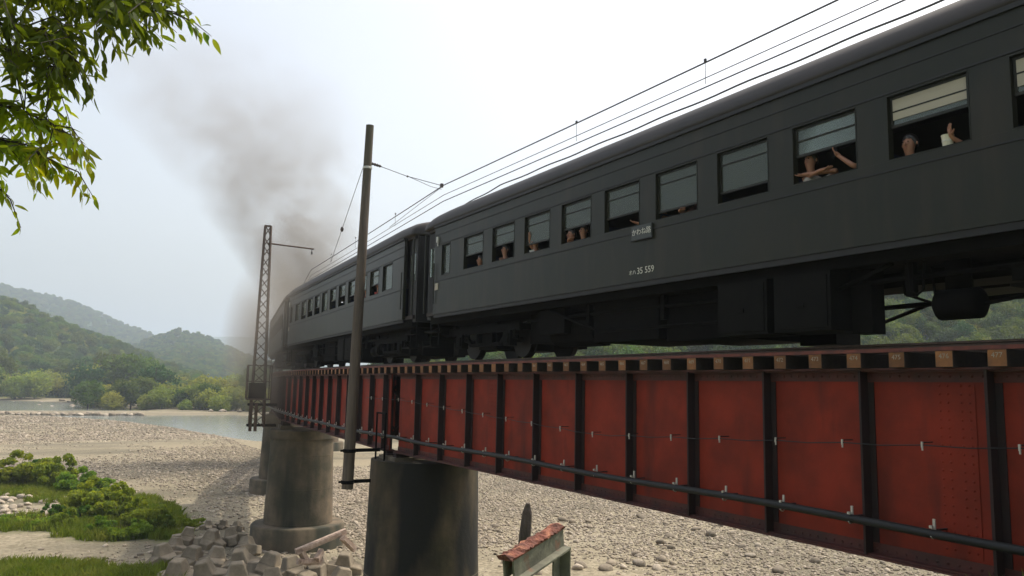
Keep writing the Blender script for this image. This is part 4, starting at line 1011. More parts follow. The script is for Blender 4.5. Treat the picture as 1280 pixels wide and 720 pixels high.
    for i in range(n + 1):
        th = math.pi * 0.62 * i / n
        for k in range(20):
            ph = 2 * math.pi * k / 20; d = lr * math.sin(th) * math.cos(ph) + look * math.sin(th) * math.sin(ph) + up * math.cos(th)
            front = max(0, math.sin(ph)) * max(0, (th - 0.75))
            rad = 0.108 * (1 - 0.45 * min(1, front * 1.6)); VV.append(hc2 + Vector((d.x * rad * 0.95, d.y * rad * 0.95, d.z * rad * 1.12)) - look * 0.008)
    for i in range(n):
        for k in range(20): FF.append((i * 20 + k, (i + 1) * 20 + k, (i + 1) * 20 + (k + 1) % 20, i * 20 + (k + 1) % 20))
    b.add(VV, FF); b.build('hair', M_HAIR, e, True)
    for sd in (-1, 1):
        MB().ball(hc - O + look * 0.083 + lr * sd * 0.034 + up * 0.012, 0.009, 4).build('eye', M_EYE, e, True)
        MB().ball(hc - O - look * 0.005 + lr * sd * 0.092 - up * 0.005, 0.026, 4, sc=(0.5, 0.6, 1)).build('ear', M_SKIN, e, True)
    MB().ball(hc - O + look * 0.098 - up * 0.018, 0.017, 4, sc=(1, 1, 1.5)).build('nose', M_SKIN, e, True)
    b = MB(); b.bar(hc - O + look * 0.090 - up * 0.055 - lr * 0.02, hc - O + look * 0.090 - up * 0.055 + lr * 0.02, 0.008, 0.007); b.build('mouth', mat('lip', (0.30, 0.10, 0.08), 0.5), e)
    return e
XN = X_NEAR
def wpt(px, py, X): return on_x(px, py, X)
NEG_X = -math.pi / 2
# window with the cream blind: one face, one person waving with a mug
hd = wpt(1137, 180, XN + 0.16); person('passenger with ruddy face looking out beside the waving passenger', XN + 0.42, hd.y, math.pi, (-0.26, 0), (0.03, 0.03, 0.04), [], headz=hd.z, look=NEG_X)
hw = wpt(1190, 172, XN + 0.04); el = hw + Vector((0.22, -0.16, -0.18))
person('dark clad passenger waving an open hand from the window with the cream blind', XN + 0.46, hw.y - 0.25, math.pi, (-0.12, 0.06), (0.025, 0.025, 0.03), [(1, el, hw, (-0.15, 0.10, 0.7))], headz=3.36, look=NEG_X)
mg = wpt(1184, 176, XN + 0.05)
e = empty('paper_cup', Vector((XN + 0.06, mg.y, Z_RAIL + W_WB + 0.0165)), 0, 'cream paper tub standing on the window ledge below the waving hand', 'cup')
b = MB(); b.lathe([(0.055, 0), (0.066, 0.125), (0.07, 0.127), (0.07, 0.135), (0.063, 0.135), (0.061, 0.12)], 20); b.build('tub', M_CREAM, e, True, 40); b = MB(); b.lathe([(0.0595, 0.05), (0.0615, 0.053), (0.063, 0.072), (0.0620, 0.075)], 20); b.build('printed_band', M_WHITE, e, True)
# next window: one person resting on crossed arms, one holding up a phone
hd = wpt(1011, 203, XN + 0.14); s1 = wpt(1005, 220, XN + 0.02); s2 = wpt(1028, 214, XN + 0.02)
person('passenger in a pale shirt resting arms on the window ledge', XN + 0.40, hd.y, math.pi, (-0.22, 0), (0.42, 0.38, 0.33), [(1, s1 + Vector((0.12, 0.10, 0.0)), s2 + Vector((0, 0.02, 0.02)), (0, -1, 0.0)), (-1, s2 + Vector((0.12, -0.14, 0.0)), s1 + Vector((0.04, 0.0, 0.03)), (0, 1, 0.0))], headz=hd.z + 0.03)
hw = wpt(1050, 196, XN + 0.03); el = wpt(1068, 208, XN + 0.05)
person('passenger in black raising a bare forearm to hold up a phone', XN + 0.42, el.y - 0.10, math.pi, (-0.10, 0.0), (0.02, 0.02, 0.022), [(-1, el, hw, (-0.1, 0.4, 0.5))], headz=3.42)
ph = wpt(1043, 191, XN + 0.02)
e = empty('mobile_phone', ph, 0, 'phone held up at the window by the bare raised forearm', 'phone'); e.rotation_euler = (0.5, 0, 0)
b = MB(); b.box((0, 0, 0), (0.012, 0.075, 0.15)); b.build('case', M_UNDER, e); b = MB(); b.box((0.0075, 0, 0), (0.002, 0.066, 0.135)); b.build('screen', M_GLASS, e)
# a hand on the ledge of an almost closed window
hw = wpt(852, 263, XN + 0.01)
person('passenger resting one hand on the ledge of the almost closed window', XN + 0.45, hw.y - 0.05, math.pi, (-0.1, 0), (0.10, 0.05, 0.05), [(1, hw + Vector((0.2, 0.1, -0.02)), hw + Vector((0.02, 0.08, 0.01)), (-0.3, -1, 0.0))], headz=3.30)
hw = wpt(797, 279, XN - 0.02)
person('passenger with a pale cuff showing at the edge of the window by the name board', XN + 0.45, hw.y - 0.2, math.pi, (-0.08, 0), (0.5, 0.5, 0.48), [(1, hw + Vector((0.22, -0.12, -0.04)), hw + Vector((0.03, 0, 0.0)), (-0.4, 0.6, 0.2))], headz=3.36)
# two faces together
hd = wpt(714, 293, XN + 0.10); person('passenger with face close to the ledge beside another face', XN + 0.40, hd.y + 0.02, math.pi, (-0.28, 0), (0.45, 0.43, 0.40), [(-1, hd + Vector((0.02, 0.12, -0.14)), hd + Vector((-0.08, -0.02, -0.11)), (0, -1, 0))], headz=hd.z)
hd = wpt(727, 289, XN + 0.16); person('dark haired passenger sitting behind the face at the ledge', XN + 0.46, hd.y - 0.05, math.pi, (-0.28, 0), (0.20, 0.08, 0.06), [], headz=hd.z)
hd = wpt(668, 302, XN + 0.12); person('passenger in a white shirt at the half open window with arm up', XN + 0.40, hd.y, math.pi, (-0.24, 0), (0.55, 0.55, 0.52), [(-1, hd + Vector((0.0, 0.12, -0.12)), hd + Vector((-0.06, 0.10, 0.06)), (0, -0.2, 1))], headz=hd.z)
hd = wpt(630, 311, XN + 0.12); person('brown shirted passenger filling the window beside the white shirted one', XN + 0.38, hd.y, math.pi, (-0.22, 0), (0.16, 0.08, 0.05), [], headz=hd.z - 0.02)
hd = wpt(599, 325, XN + 0.10); person('passenger low in the window next to the narrow end window', XN + 0.40, hd.y, math.pi, (-0.26, 0), (0.04, 0.04, 0.06), [], headz=hd.z)
# red clothes in the coach ahead
u_ = WIN_U[-2]; a_, c_2 = clp(23.45, 0, 0), clp(37.45, 0, 0); m_ = (a_ + c_2) / 2; hh = math.atan2(c_2.x - a_.x, c_2.y - a_.y)
def in_coach2(v, u): return (m_.x + v * math.cos(hh) + u * math.sin(hh), m_.y - v * math.sin(hh) + u * math.cos(hh))
for u_, lab, colr in ((WIN_U[9], 'passenger in red at a window of the coach ahead', (0.40, 0.06, 0.05)), (WIN_U[8], 'passenger in maroon at a window of the coach ahead', (0.22, 0.05, 0.05))):
    px_, py_ = in_coach2(-CW + 0.40, u_); person(lab, px_, py_, math.pi + hh, (-0.24, 0), colr, [], headz=3.20)

# ------------------------------------------------------------------ riverbed things near the ring footed pier
def hexaleg():
    b = MB(); b.box((0, 0, 0), (0.85, 0.85, 0.85))
    for d in ((1, 0, 0), (-1, 0, 0), (0, 1, 0), (0, -1, 0), (0, 0, 1), (0, 0, -1)):
        Rm = Vector(d).to_track_quat('Z', 'Y').to_matrix(); b.box(Rm @ Vector((0, 0, 0.66)), (0.80, 0.80, 0.50), Rm, 0, 0.62)
    bm = bmesh.new(); me = b.mesh('concrete_block', M_BLOCK); bm.from_mesh(me)
    bmesh.ops.bevel(bm, geom=bm.edges[:], offset=0.035, segments=1, affect='EDGES'); bm.to_mesh(me); bm.free()
    return me
HEX = hexaleg(); q = random.Random(21)
BL = [(205, 697, 1.0), (238, 701, 1.05), (268, 700, 1.0), (302, 704, 1.05), (334, 712, 1.1), (366, 716, 1.05), (398, 714, 1.1), (430, 708, 1.0), (232, 672, 0.9), (262, 676, 0.95), (290, 672, 0.9), (260, 654, 0.55), (278, 653, 0.55), (296, 656, 0.55), (308, 684, 0.9), (218, 684, 0.8), (222, 722, 1.1), (258, 724, 1.1), (296, 728, 1.15), (340, 736, 1.15), (382, 738, 1.15), (422, 734, 1.1)]
for i, (px, py, s_) in enumerate(BL):
    p = on_z(px, py + 6, BED + 0.1); o = link('concrete_block', HEX)
    o.location = (p.x, p.y, gz(p.x, p.y) + 0.14 * s_); s_ *= 0.92; o.scale = (s_, s_, s_)
    o.rotation_euler = (q.uniform(-0.28, 0.28), q.uniform(-0.28, 0.28), q.uniform(0, 3.1))
    tag(o, 'six legged concrete armour block in the heap around the ring footed pier', 'concrete block', 'concrete armour blocks')
# bleached timbers leaning on the blocks
TB = [((370, 690), (432, 664), 0.9, 1.5, 'long bleached timber leaning over the armour blocks'), ((372, 702), (402, 702), 0.5, 0.5, 'short bleached timber lying level on the blocks'), ((376, 688), (384, 704), 0.9, 0.4, 'bleached timber stub propping the long timber'), ((428, 672), (443, 687), 1.2, 0.7, 'broken bleached timber end beside the long timber'), ((396, 700), (402, 688), 0.5, 0.9, 'upright bleached timber post under the long timber')]
base_p = on_z(405, 722, BED) - Vector((0, 3.0, 0))
for A, B, h0, h1, lab in TB:
    a_ = on_y(A[0], A[1], base_p.y); c_ = on_y(B[0], B[1], base_p.y + 0.3)
    b = MB(); b.bar(Vector((0, 0, 0)), c_ - a_, 0.20, 0.22); mid = (c_ - a_)
    b.bar(mid * 0.1 + Vector((0, -0.13, 0.02)), mid * 0.9 + Vector((0, -0.13, 0.02)), 0.05, 0.12)
    o = b.build('timber_beam', M_DRIFT); o.location = a_; tag(o, lab, 'timber', 'bleached timbers on the blocks')

# stones: single boulders and the river pebbles
def rock_mesh(name, seed, m, sub=2):
    bm = bmesh.new(); bmesh.ops.create_icosphere(bm, subdivisions=sub, radius=1)
    q_ = random.Random(seed); ax = [Vector((q_.uniform(-1, 1), q_.uniform(-1, 1), q_.uniform(-1, 1))).normalized() for _ in range(9)]; lim = [q_.uniform(0.62, 0.92) for _ in range(9)]
    for v in bm.verts:
        for a_, l_ in zip(ax, lim):
            d = v.co.dot(a_)
            if d > l_: v.co -= a_ * (d - l_) * 0.9
        v.co *= 1 + q_.uniform(-0.04, 0.04)
    me = bpy.data.meshes.new(name); bm.to_mesh(me); bm.free(); me.materials.append(m)
    me.polygons.foreach_set('use_smooth', [True] * len(me.polygons)); return me
ROCK = [rock_mesh('boulder', s_, M_STONE) for s_ in (1, 2, 3)]; ROCKL = [rock_mesh('boulder', s_, M_STONEL) for s_ in (4, 5)]
q = random.Random(33)
def boulder(px, py, r, pale, lab, grp, z=None):
    p = on_z(px, py, BED); o = link('boulder', q.choice(ROCKL if pale else ROCK)); o.location = (p.x, p.y, gz(p.x, p.y) + r * 0.25); o.rotation_euler = (q.uniform(-0.4, 0.4), q.uniform(-0.4, 0.4), q.uniform(0, 6.28))
    o.scale = (r * q.uniform(0.85, 1.3), r * q.uniform(0.85, 1.3), r * q.uniform(0.5, 0.8)); return tag(o, lab, 'boulder', grp)
first_stone = None
for i in range(64):
    o = boulder(q.uniform(0, 112), q.uniform(617, 646), q.uniform(0.14, 0.36), True, 'pale boulder lying behind the bushes on the gravel', 'pale boulders behind the bushes'); first_stone = first_stone or o
for i in range(70):
    o = boulder(-5 + i * 2.65 + q.uniform(-1, 1), 516.4 + q.uniform(-0.5, 0.5) + i * 0.012, q.uniform(0.45, 0.85), i % 4 == 0, 'boulder in the low rock weir across the river', 'boulders of the rock weir'); o.location.z = WATER + 0.28 * o.scale.z + 0.1
for i in range(40):
    px = q.uniform(0, 318); boulder(px, 498.5 + 14 * px / 320 + q.uniform(-1, 5), q.uniform(0.4, 1.0), q.random() < 0.5, 'boulder on the gravel shore below the far thicket', 'boulders on the far shore')
for i in range(60): boulder(q.uniform(600, 1120), q.uniform(640, 716), q.uniform(0.18, 0.34), q.random() < 0.4, 'larger stone among the gravel under the red girders', 'larger stones under the bridge')
def pebble_field(n, xr, yr, smin, smax, seed, src, dens=None):
    rng = np.random.default_rng(seed); x = rng.uniform(*xr, n); y = rng.uniform(*yr, n)
    keep = np.ones(n, bool)
    for P in GREEN: keep &= poly_sd(x, y, P) > 0.5
    for P in (RIVER1, RIVER2): keep &= poly_sd(x, y, P) > -1
    keep &= fbm(x * 0.06, y * 0.06) + rng.normal(0, 0.07, n) > -0.04
    keep &= y > 14
    x, y = x[keep], y[keep]; m_ = len(x)
    s_ = smin * (smax / smin) ** (rng.random(m_) ** 2.2)
    z = ground_h(x, y) + s_ * 0.15
    S = np.stack([s_ * rng.uniform(0.8, 1.4, m_), s_ * rng.uniform(0.8, 1.4, m_), s_ * rng.uniform(0.45, 0.85, m_)], 1)
    R = rng.uniform(-0.4, 0.4, (m_, 3)); R[:, 2] = rng.uniform(0, 6.28, m_)
    scatter('river_pebbles', np.stack([x, y, z], 1), R, S, src, 'loose pebbles strewn over the gravel riverbed')
peb_a = [o for o in bpy.data.objects if o.name.startswith('boulder') and o.data == ROCK[0]][0]; peb_b = [o for o in bpy.data.objects if o.name.startswith('boulder') and o.data == ROCKL[0]][0]
pebble_field(90000, (14, 62), (20, 80), 0.03, 0.13, 1, peb_a); pebble_field(45000, (14, 62), (20, 80), 0.03, 0.12, 2, peb_b)
pebble_field(22000, (-16, 44), (126, 205), 0.06, 0.25, 5, peb_a); pebble_field(10000, (-16, 44), (126, 205), 0.06, 0.22, 6, peb_b)
pebble_field(34000, (-9, 24), (38, 130), 0.04, 0.17, 3, peb_a); pebble_field(16000, (-9, 24), (38, 130), 0.04, 0.15, 4, peb_b)

# ------------------------------------------------------------------ bushes and grass on the riverbed
def shrub_mesh(name, seed, rad, hgt, n, leaf, m, lobes=14): return crown_mesh(name, n, seed, rad, hgt, leaf, m, lobes, 0.0, spread=0.92, lobe_r=0.27)
SH = [shrub_mesh('foliage', 51, 1.6, 2.4, 3000, 0.125, L_BUSH, 22), shrub_mesh('foliage', 52, 1.3, 1.9, 1900, 0.12, L_BUSHD, 18), shrub_mesh('foliage', 53, 1.6, 1.2, 1900, 0.11, L_BUSH, 22)]
def stems():
    b = MB(); q_ = random.Random(8)
    for i in range(9):
        a = i * 0.7; b.tube([(0, 0, -0.2), (math.cos(a) * 0.4, math.sin(a) * 0.4, 0.7), (math.cos(a) * 0.9, math.sin(a) * 0.9, 1.4 + q_.uniform(0, 0.4))], [0.03, 0.022, 0.008], 5)
    return b.mesh('stems', M_BARK)
STEM = stems()
BU = [(6, 608, 0, 1.0), (30, 606, 0, 1.3), (52, 604, 1, 1.2), (72, 610, 0, 1.1), (95, 616, 0, 0.95), (114, 622, 1, 0.9), (126, 606, 2, 0.7), (118, 642, 0, 0.95), (138, 650, 0, 0.95), (158, 655, 1, 0.85), (180, 662, 0, 0.8), (203, 668, 1, 0.62), (104, 652, 1, 0.7), (8, 655, 2, 0.55), (34, 656, 2, 0.6), (58, 658, 2, 0.6), (82, 660, 0, 0.5), (66, 646, 1, 0.55), (150, 672, 2, 0.6), (240, 659, 2, 0.5), (170, 672, 0, 0.5), (122, 668, 0, 0.5)]
BLAB = ['leafy light green bush in the patch on the gravel', 'darker green bush in the patch on the gravel', 'low spreading bush at the foot of the bushes on the gravel']
q = random.Random(4)
for px, py, k, s_ in BU:
    p = on_z(px, py, BED); e = empty('bush', (p.x, p.y, gz(p.x, p.y) - 0.1), q.uniform(0, 6.28), BLAB[k], 'bush', 'bushes on the gravel'); e.scale = (s_, s_, s_ * q.uniform(0.9, 1.1))
    link('foliage', SH[k], e); link('stems', STEM, e)
def grass(name, polys, n, h0, h1, seed, label, thin=0.03):
    rng = np.random.default_rng(seed); Ps = []
    for P in polys:
        A = np.array(P); lo = A.min(0); hi = A.max(0); x = rng.uniform(lo[0], hi[0], n); y = rng.uniform(lo[1], hi[1], n)
        k = poly_sd(x, y, P) + 6.0 * fbm(x * 0.45, y * 0.45) < 0.2; Ps.append(np.stack([x[k], y[k]], 1))
    P = np.concatenate(Ps); m_ = len(P); z = ground_h(P[:, 0], P[:, 1]); h = rng.uniform(h0, h1, m_) * (0.7 + 1.2 * np.clip(fbm(P[:, 0] * 0.4, P[:, 1] * 0.4) + 0.3, 0, 1))
    a = rng.uniform(0, 6.28, m_); w = thin * rng.uniform(0.7, 1.5, m_); lx = rng.normal(0, 0.35, m_) * h; ly = rng.normal(0, 0.35, m_) * h
    B = np.stack([P[:, 0], P[:, 1], z - 0.03], 1); d = np.stack([np.cos(a) * w, np.sin(a) * w, np.zeros(m_)], 1)
    m1 = B + np.stack([lx * 0.35, ly * 0.35, h * 0.6], 1); tp = B + np.stack([lx, ly, h], 1)
    V = np.stack([B - d, B + d, m1 + d * 0.7, tp, m1 - d * 0.7], 1).reshape(-1, 3); F = np.arange(m_ * 5).reshape(m_, 5)
    tag(link(name, np_mesh(name, V, F, L_GRASS)), label, None, None, 'stuff')
grass('riverside_grass', GREEN, 26000, 0.25, 0.6, 9, 'tangled green grass round the bushes and along the near gravel')
BANKP = [(-12, -3), (8, -3), (7.5, 3.0), (7.0, 8.5), (-12, 8.5)]
grass('bank_grass', [BANKP], 26000, 0.08, 0.22, 10, 'short grass on the near bank below the photographer', 0.008)

# ------------------------------------------------------------------ rusty trestle and stake on the near bank
pL0 = at(641, 700, 4.5); pR0 = at(701, 662, 5.0)
gL = Vector((pL0.x, pL0.y, gz(pL0.x, pL0.y))); gR = Vector((pR0.x, pR0.y, gz(pR0.x, pR0.y)))
e = empty('steel_trestle', gR, 0, 'old grey painted steel trestle with a sloping rusted top beam', 'trestle')
d = (pR0 - pL0); dn = d.normalized(); sidev = dn.cross(Vector((0, 0, 1))).normalized(); upv = sidev.cross(dn)
b = MB(); b.bar(pL0 - gR - upv * 0.06, pR0 - gR - upv * 0.06 + dn * 0.02, 0.012, 0.115, up=upv); b.bar(pL0 - gR - upv * 0.112 + sidev * 0.036, pR0 - gR - upv * 0.112 + sidev * 0.036, 0.06, 0.012, up=upv); b.bar(pL0 - gR - upv * 0.06 - sidev * 0.065, pR0 - gR - upv * 0.06 - sidev * 0.065, 0.012, 0.115, up=upv); b.build('beam', M_OLDP, e)
# flaking rust plate on top, ragged edge
V = []; F = []; n = 26; q = random.Random(2)
for i in range(n + 1):
    t = -0.04 + 1.10 * i / n; c = pL0.lerp(pR0, t) - gR
    for sd in (-1, 1):
        w_ = (0.052 + q.uniform(-0.012, 0.012)); V.append(c - sidev * 0.035 + sidev * sd * w_ + upv * (0.004 + q.uniform(0, 0.018)))
    V.append(c - sidev * 0.035 + upv * (0.018 + q.uniform(0, 0.02)))
    for sd in (-1, 1): V.append(c - sidev * 0.035 + sidev * sd * 0.045 - upv * 0.001)
for i in range(n):
    a_, c_ = i * 5, (i + 1) * 5
    F += [(a_, a_ + 2, c_ + 2, c_), (a_ + 2, a_ + 1, c_ + 1, c_ + 2), (a_ + 3, a_, c_, c_ + 3), (a_ + 1, a_ + 4, c_ + 4, c_ + 1), (a_ + 4, a_ + 3, c_ + 3, c_ + 4)]
F += [(0, 3, 4, 1, 2), tuple(x + n * 5 for x in (2, 1, 4, 3, 0))]
MB().add(V, F).build('rusted_top_plate', M_RUST, e)
b = MB()
for t, g in ((0.10, gL), (0.985, gR)):
    c = pL0.lerp(pR0, t) - upv * 0.117
    lg = MB(); lg.bar(Vector((c.x, c.y, g.z - 0.25)) - gR - sidev * 0.035, c - gR - sidev * 0.035, 0.085, 0.012, up=(sidev)); lg.bar(Vector((c.x, c.y, g.z - 0.25)) - gR + dn * 0.045, c - gR + dn * 0.045, 0.012, 0.085, up=sidev); lg.build('leg', M_OLDP, e)
ps = at(657, 640, 5.6); gs = Vector((ps.x, ps.y, gz(ps.x, ps.y)))
st_b = at(654, 690, 5.6); tp = at(660, 629, 5.6)
hgt = tp.z - gs.z + 0.2
b = MB(); lean = (tp - st_b) / (tp.z - st_b.z)
pts = [Vector((0, 0, -0.3)), lean * (hgt * 0.5), lean * (hgt - 0.40), lean * (hgt - 0.27), lean * (hgt - 0.2)]
b.tube(pts, [0.040, 0.042, 0.043, 0.036, 0.014], 9); o = b.build('wooden_stake', M_STAKE, None, True, 40); o.location = Vector((tp.x, tp.y, tp.z)) - lean * (hgt - 0.2)
tag(o, 'grey weathered wooden stake with a pointed top behind the rusty trestle', 'stake')

# ------------------------------------------------------------------ overhanging tree at the upper left
TB_ = Vector((-2.4, 2.6, gz(-2.4, 2.6)))
te = empty('overhanging_tree', TB_, 0, 'tree on the bank whose leafy branches hang into the view', 'tree')
b = MB(); b.tube([Vector((0, 0, -0.3)), Vector((0.05, 0.05, 1.2)), Vector((0.2, 0.2, 2.6)), Vector((0.5, 0.5, 4.2)), Vector((0.7, 0.8, 6.0))], [0.17, 0.14, 0.12, 0.09, 0.04], 12)
trunk = b.build('trunk', M_BARK, te, True)
def leaf_shape(name, L, wd, m):
    b = MB(); V = [(0, 0, 0)]; st = [(0.12, 0.0), (0.3, 0.72), (0.5, 1.0), (0.7, 0.78), (0.86, 0.4)]
    V = [(0, 0, 0.0), (0.0, 0.14 * L, 0)]
    F = []; prev = None
    for t, w in ((0.28, 0.75), (0.5, 1.0), (0.72, 0.72), (0.88, 0.34)):
        k = len(V); z = -0.18 * L * t * t
        V += [(-w * wd / 2, t * L, z + 0.10 * w * wd), (0, t * L, z), (w * wd / 2, t * L, z + 0.10 * w * wd)]
        if prev is None: F += [(1, k + 1, k), (1, k + 2, k + 1)]
        else: F += [(prev, prev + 1, k + 1, k), (prev + 1, prev + 2, k + 2, k + 1)]
        prev = k
    k = len(V); V.append((0, L, -0.2 * L)); F += [(prev, prev + 1, k), (prev + 1, prev + 2, k)]
    F.append((0, 1, 1)) if False else None
    b.add(V, F); return b.mesh(name, m, True)
LEAFD = [leaf_shape('leaf', 0.105, 0.029, L_NEAR), leaf_shape('leaf', 0.085, 0.027, L_NEAR)]; LEAFY = [leaf_shape('leaf', 0.095, 0.026, L_NEARY)]
q = random.Random(77)
LEAVES = []                                   # (matrix, young, px size)
limb0 = TB_ + Vector((0.2, 0.2, 2.7))
def twig(parent_b, pts, young, dens, r0=0.006, spread=1.0):
    """pts world points; adds a tube to parent_b and leaves along it"""
    parent_b.tube([p - TB_ for p in pts], [r0 * (1 - 0.75 * i / (len(pts) - 1)) for i in range(len(pts))], 5)
    Ls = [(pts[i + 1] - pts[i]).length for i in range(len(pts) - 1)]; tot = sum(Ls); n = max(2, int(tot / dens)); sgn = 1
    for k in range(n + 1):
        d = tot * (k + q.uniform(-0.3, 0.3)) / n; d = min(max(d, 0), tot - 1e-4); i = 0
        while d > Ls[i] and i < len(Ls) - 1: d -= Ls[i]; i += 1
        p = pts[i].lerp(pts[i + 1], d / Ls[i]); t = (pts[i + 1] - pts[i]).normalized()
        sgn = -sgn; s_ = t.cross(Vector((0, 0, 1))); s_ = s_.normalized() if s_.length > 0.1 else Vector((1, 0, 0))
        dr = t * q.uniform(0.1, 0.7) + s_ * sgn * q.uniform(0.15, 0.9) + Vector((0, 0, -q.uniform(-0.25, 1.15))) + Vector((q.gauss(0, .2), q.gauss(0, .2), q.gauss(0, .15)))
        dr.normalize(); x = dr.cross(Vector((q.gauss(0, 1), q.gauss(0, 1), 1.2))).normalized(); z = x.cross(dr)
        Mx = Matrix((x, dr, z)).transposed().to_4x4(); Mx.translation = p - TB_; sc = q.uniform(0.7, 1.15)
        LEAVES.append((Mx @ Matrix.Scale(sc, 4), young))
LN = [0]
def limb(name, path, r0, young, nt, dens, drop, tl):
    """a limb along photo points (px, py, depth); twigs hang from it"""
    LN[0] += 1; z0 = 2.2 + 0.28 * (LN[0] % 7)
    P = [TB_ + Vector((0.2 + 0.08 * (z0 - 2.6), 0.2 + 0.08 * (z0 - 2.6), z0))] + [at(*p) for p in path]
    n0 = 6; T = []
    for i in range(n0):                       # a crooked first stretch from the trunk
        t = i / n0; w = math.sin(math.pi * t); T.append(P[0].lerp(P[1], t) + Vector((q.gauss(0, 0.07) * w, q.gauss(0, 0.07) * w, (0.22 + q.gauss(0, 0.06)) * w)))
    T += P[1:]
    b = MB(); b.tube([p - TB_ for p in T], [r0 * (1 - 0.85 * i / (len(T) - 1)) for i in range(len(T))], 7)
    tb = MB()
    twig(tb, P[-3:], young, dens)
    for k in range(nt):
        t = (k + q.random()) / nt * (len(P) - 2) + 1; i = min(int(t), len(P) - 2); p = P[i].lerp(P[i + 1], t - i); d = (P[i + 1] - P[i]).normalized()
        s_ = d.cross(Vector((0, 0, 1))).normalized() * q.uniform(-1, 1); L_ = tl * q.uniform(0.5, 1.2)
        e1 = p + (d * 0.8 + s_ * 0.9 + Vector((0, 0, q.uniform(-0.15, 0.35)))) * L_ * 0.5; e2 = e1 + (d * 0.7 + s_ * 0.4 + Vector((0, 0, -drop))) * L_ * 0.5
        twig(tb, [p, e1, e2], young, dens)
    o = b.build(name, M_BARK, te, True); tb.build('twigs', M_BARK, o); LIMBS.append((o, P))
    return o
LIMBS = []
limb_a = limb('limb', [(-120, -60, 3.9), (-20, -10, 4.1), (50, -18, 4.2), (110, -8, 4.3), (165, 4, 4.35), (222, 18, 4.4)], 0.03, False, 20, 0.028, 0.4, 0.38)
limb_b = limb('limb', [(-130, -20, 4.1), (-40, 20, 4.2), (25, 35, 4.25), (60, 45, 4.3), (85, 66, 4.3)], 0.026, False, 16, 0.028, 0.45, 0.38)
limb_d = limb('limb', [(-130, 0, 4.4), (-50, 10, 4.5), (30, -10, 4.6), (95, 5, 4.6), (150, 25, 4.6)], 0.026, False, 20, 0.028, 0.35, 0.42)
limb_e = limb('limb', [(-140, 40, 4.3), (-60, 45, 4.4), (0, 60, 4.4), (40, 70, 4.4), (72, 88, 4.4)], 0.024, False, 16, 0.028, 0.4, 0.45)
limb_c = limb('limb', [(-150, 120, 4.0), (-60, 125, 4.1), (-5, 130, 4.2), (30, 140, 4.2), (72, 158, 4.25)], 0.018, True, 13, 0.024, 0.7, 0.32)
limb_f = limb('limb', [(-150, 150, 4.0), (-60, 160, 4.1), (-10, 172, 4.15), (22, 178, 4.15), (75, 206, 4.2)], 0.016, True, 13, 0.024, 0.7, 0.30)
limb_g = limb('limb', [(-150, 200, 4.0), (-70, 205, 4.1), (-25, 215, 4.15), (12, 246, 4.2)], 0.014, True, 5, 0.026, 0.9, 0.22)
def fill(poly, n, young, dens, seed, dep=(3.7, 4.9)):
    """extra twigs: each grows from the nearest limb towards a point inside a patch of the crown"""
    rng = np.random.default_rng(seed); A = np.array(poly); lo, hi = A.min(0), A.max(0); k = 0; tb = MB(); own = None
    while k < n:
        x, y = rng.uniform(lo[0], hi[0]), rng.uniform(lo[1], hi[1])
        if poly_sd(np.array([x]), np.array([y]), poly)[0] > 0: continue
        T = at(x, y, rng.uniform(*dep)); best = None
        for o, P in LIMBS:
            for i in range(0, len(P) - 1):
                for t in ((0.3, 0.45, 0.6, 0.75, 0.9) if i == 0 else (0, 0.33, 0.66)):
                    c = P[i].lerp(P[i + 1], t); d = (c - T).length
                    if best is None or d < best[0]: best = (d, c, o)
        d, c, o = best; own = own or o; k += 1
        if d > 0.8: continue
        m1 = c.lerp(T, 0.5) + Vector((q.gauss(0, 0.05), q.gauss(0, 0.05), 0.06)); e2 = T + (T - c).normalized() * 0.08 + Vector((0.06, 0.02, -0.09))
        twig(tb, [c, m1, T, e2], young, dens, 0.004)
    tb.build('twigs', M_BARK, own)
fill([(-40, -60), (215, -60), (200, 15), (175, 40), (145, 38), (125, 58), (100, 66), (88, 90), (62, 82), (40, 98), (10, 85), (-40, 92)], 72, False, 0.030, 3)
fill([(-40, 130), (0, 135), (60, 150), (95, 165), (88, 185), (95, 225), (60, 215), (25, 205), (-5, 235), (-40, 240)], 26, True, 0.03, 4)
fill([(-700, -160), (-70, -160), (-70, 110), (-120, 260), (-700, 300)], 230, False, 0.036, 7, (2.6, 4.6))
# visible leaves: 300 as parts of their own, the rest as one joined part
def pix(p):
    c = CM @ np.array(p); return 640 + FPX * c[0] / c[2], 360 - FPX * c[1] / c[2]
vis = []; rest = []
for Mx, yg in LEAVES:
    p = Mx.translation + TB_; x, y = pix(p)
    # the longest seen leaves first: those on the rim of the foliage and near the camera
    (vis if (x > -5 and y > -5) else rest).append((Mx, yg, x + y * 0.7 + (60 if yg else 0)))
vis.sort(key=lambda t: -t[2])
for Mx, yg, _ in vis[:300]:
    o = link('leaf', q.choice(LEAFY if yg else LEAFD), te); o.matrix_local = Mx
for yg, mt in ((False, L_NEAR), (True, L_NEARY)):
    b = MB()
    for Mx, y_, _ in vis[300:] + rest:
        if y_ != yg: continue
        me = (LEAFY if yg else LEAFD)[0]; b.add([Mx @ v.co for v in me.vertices], [tuple(p.vertices) for p in me.polygons])
    b.build('leaves', mt, te, True)['kind'] = 'stuff'
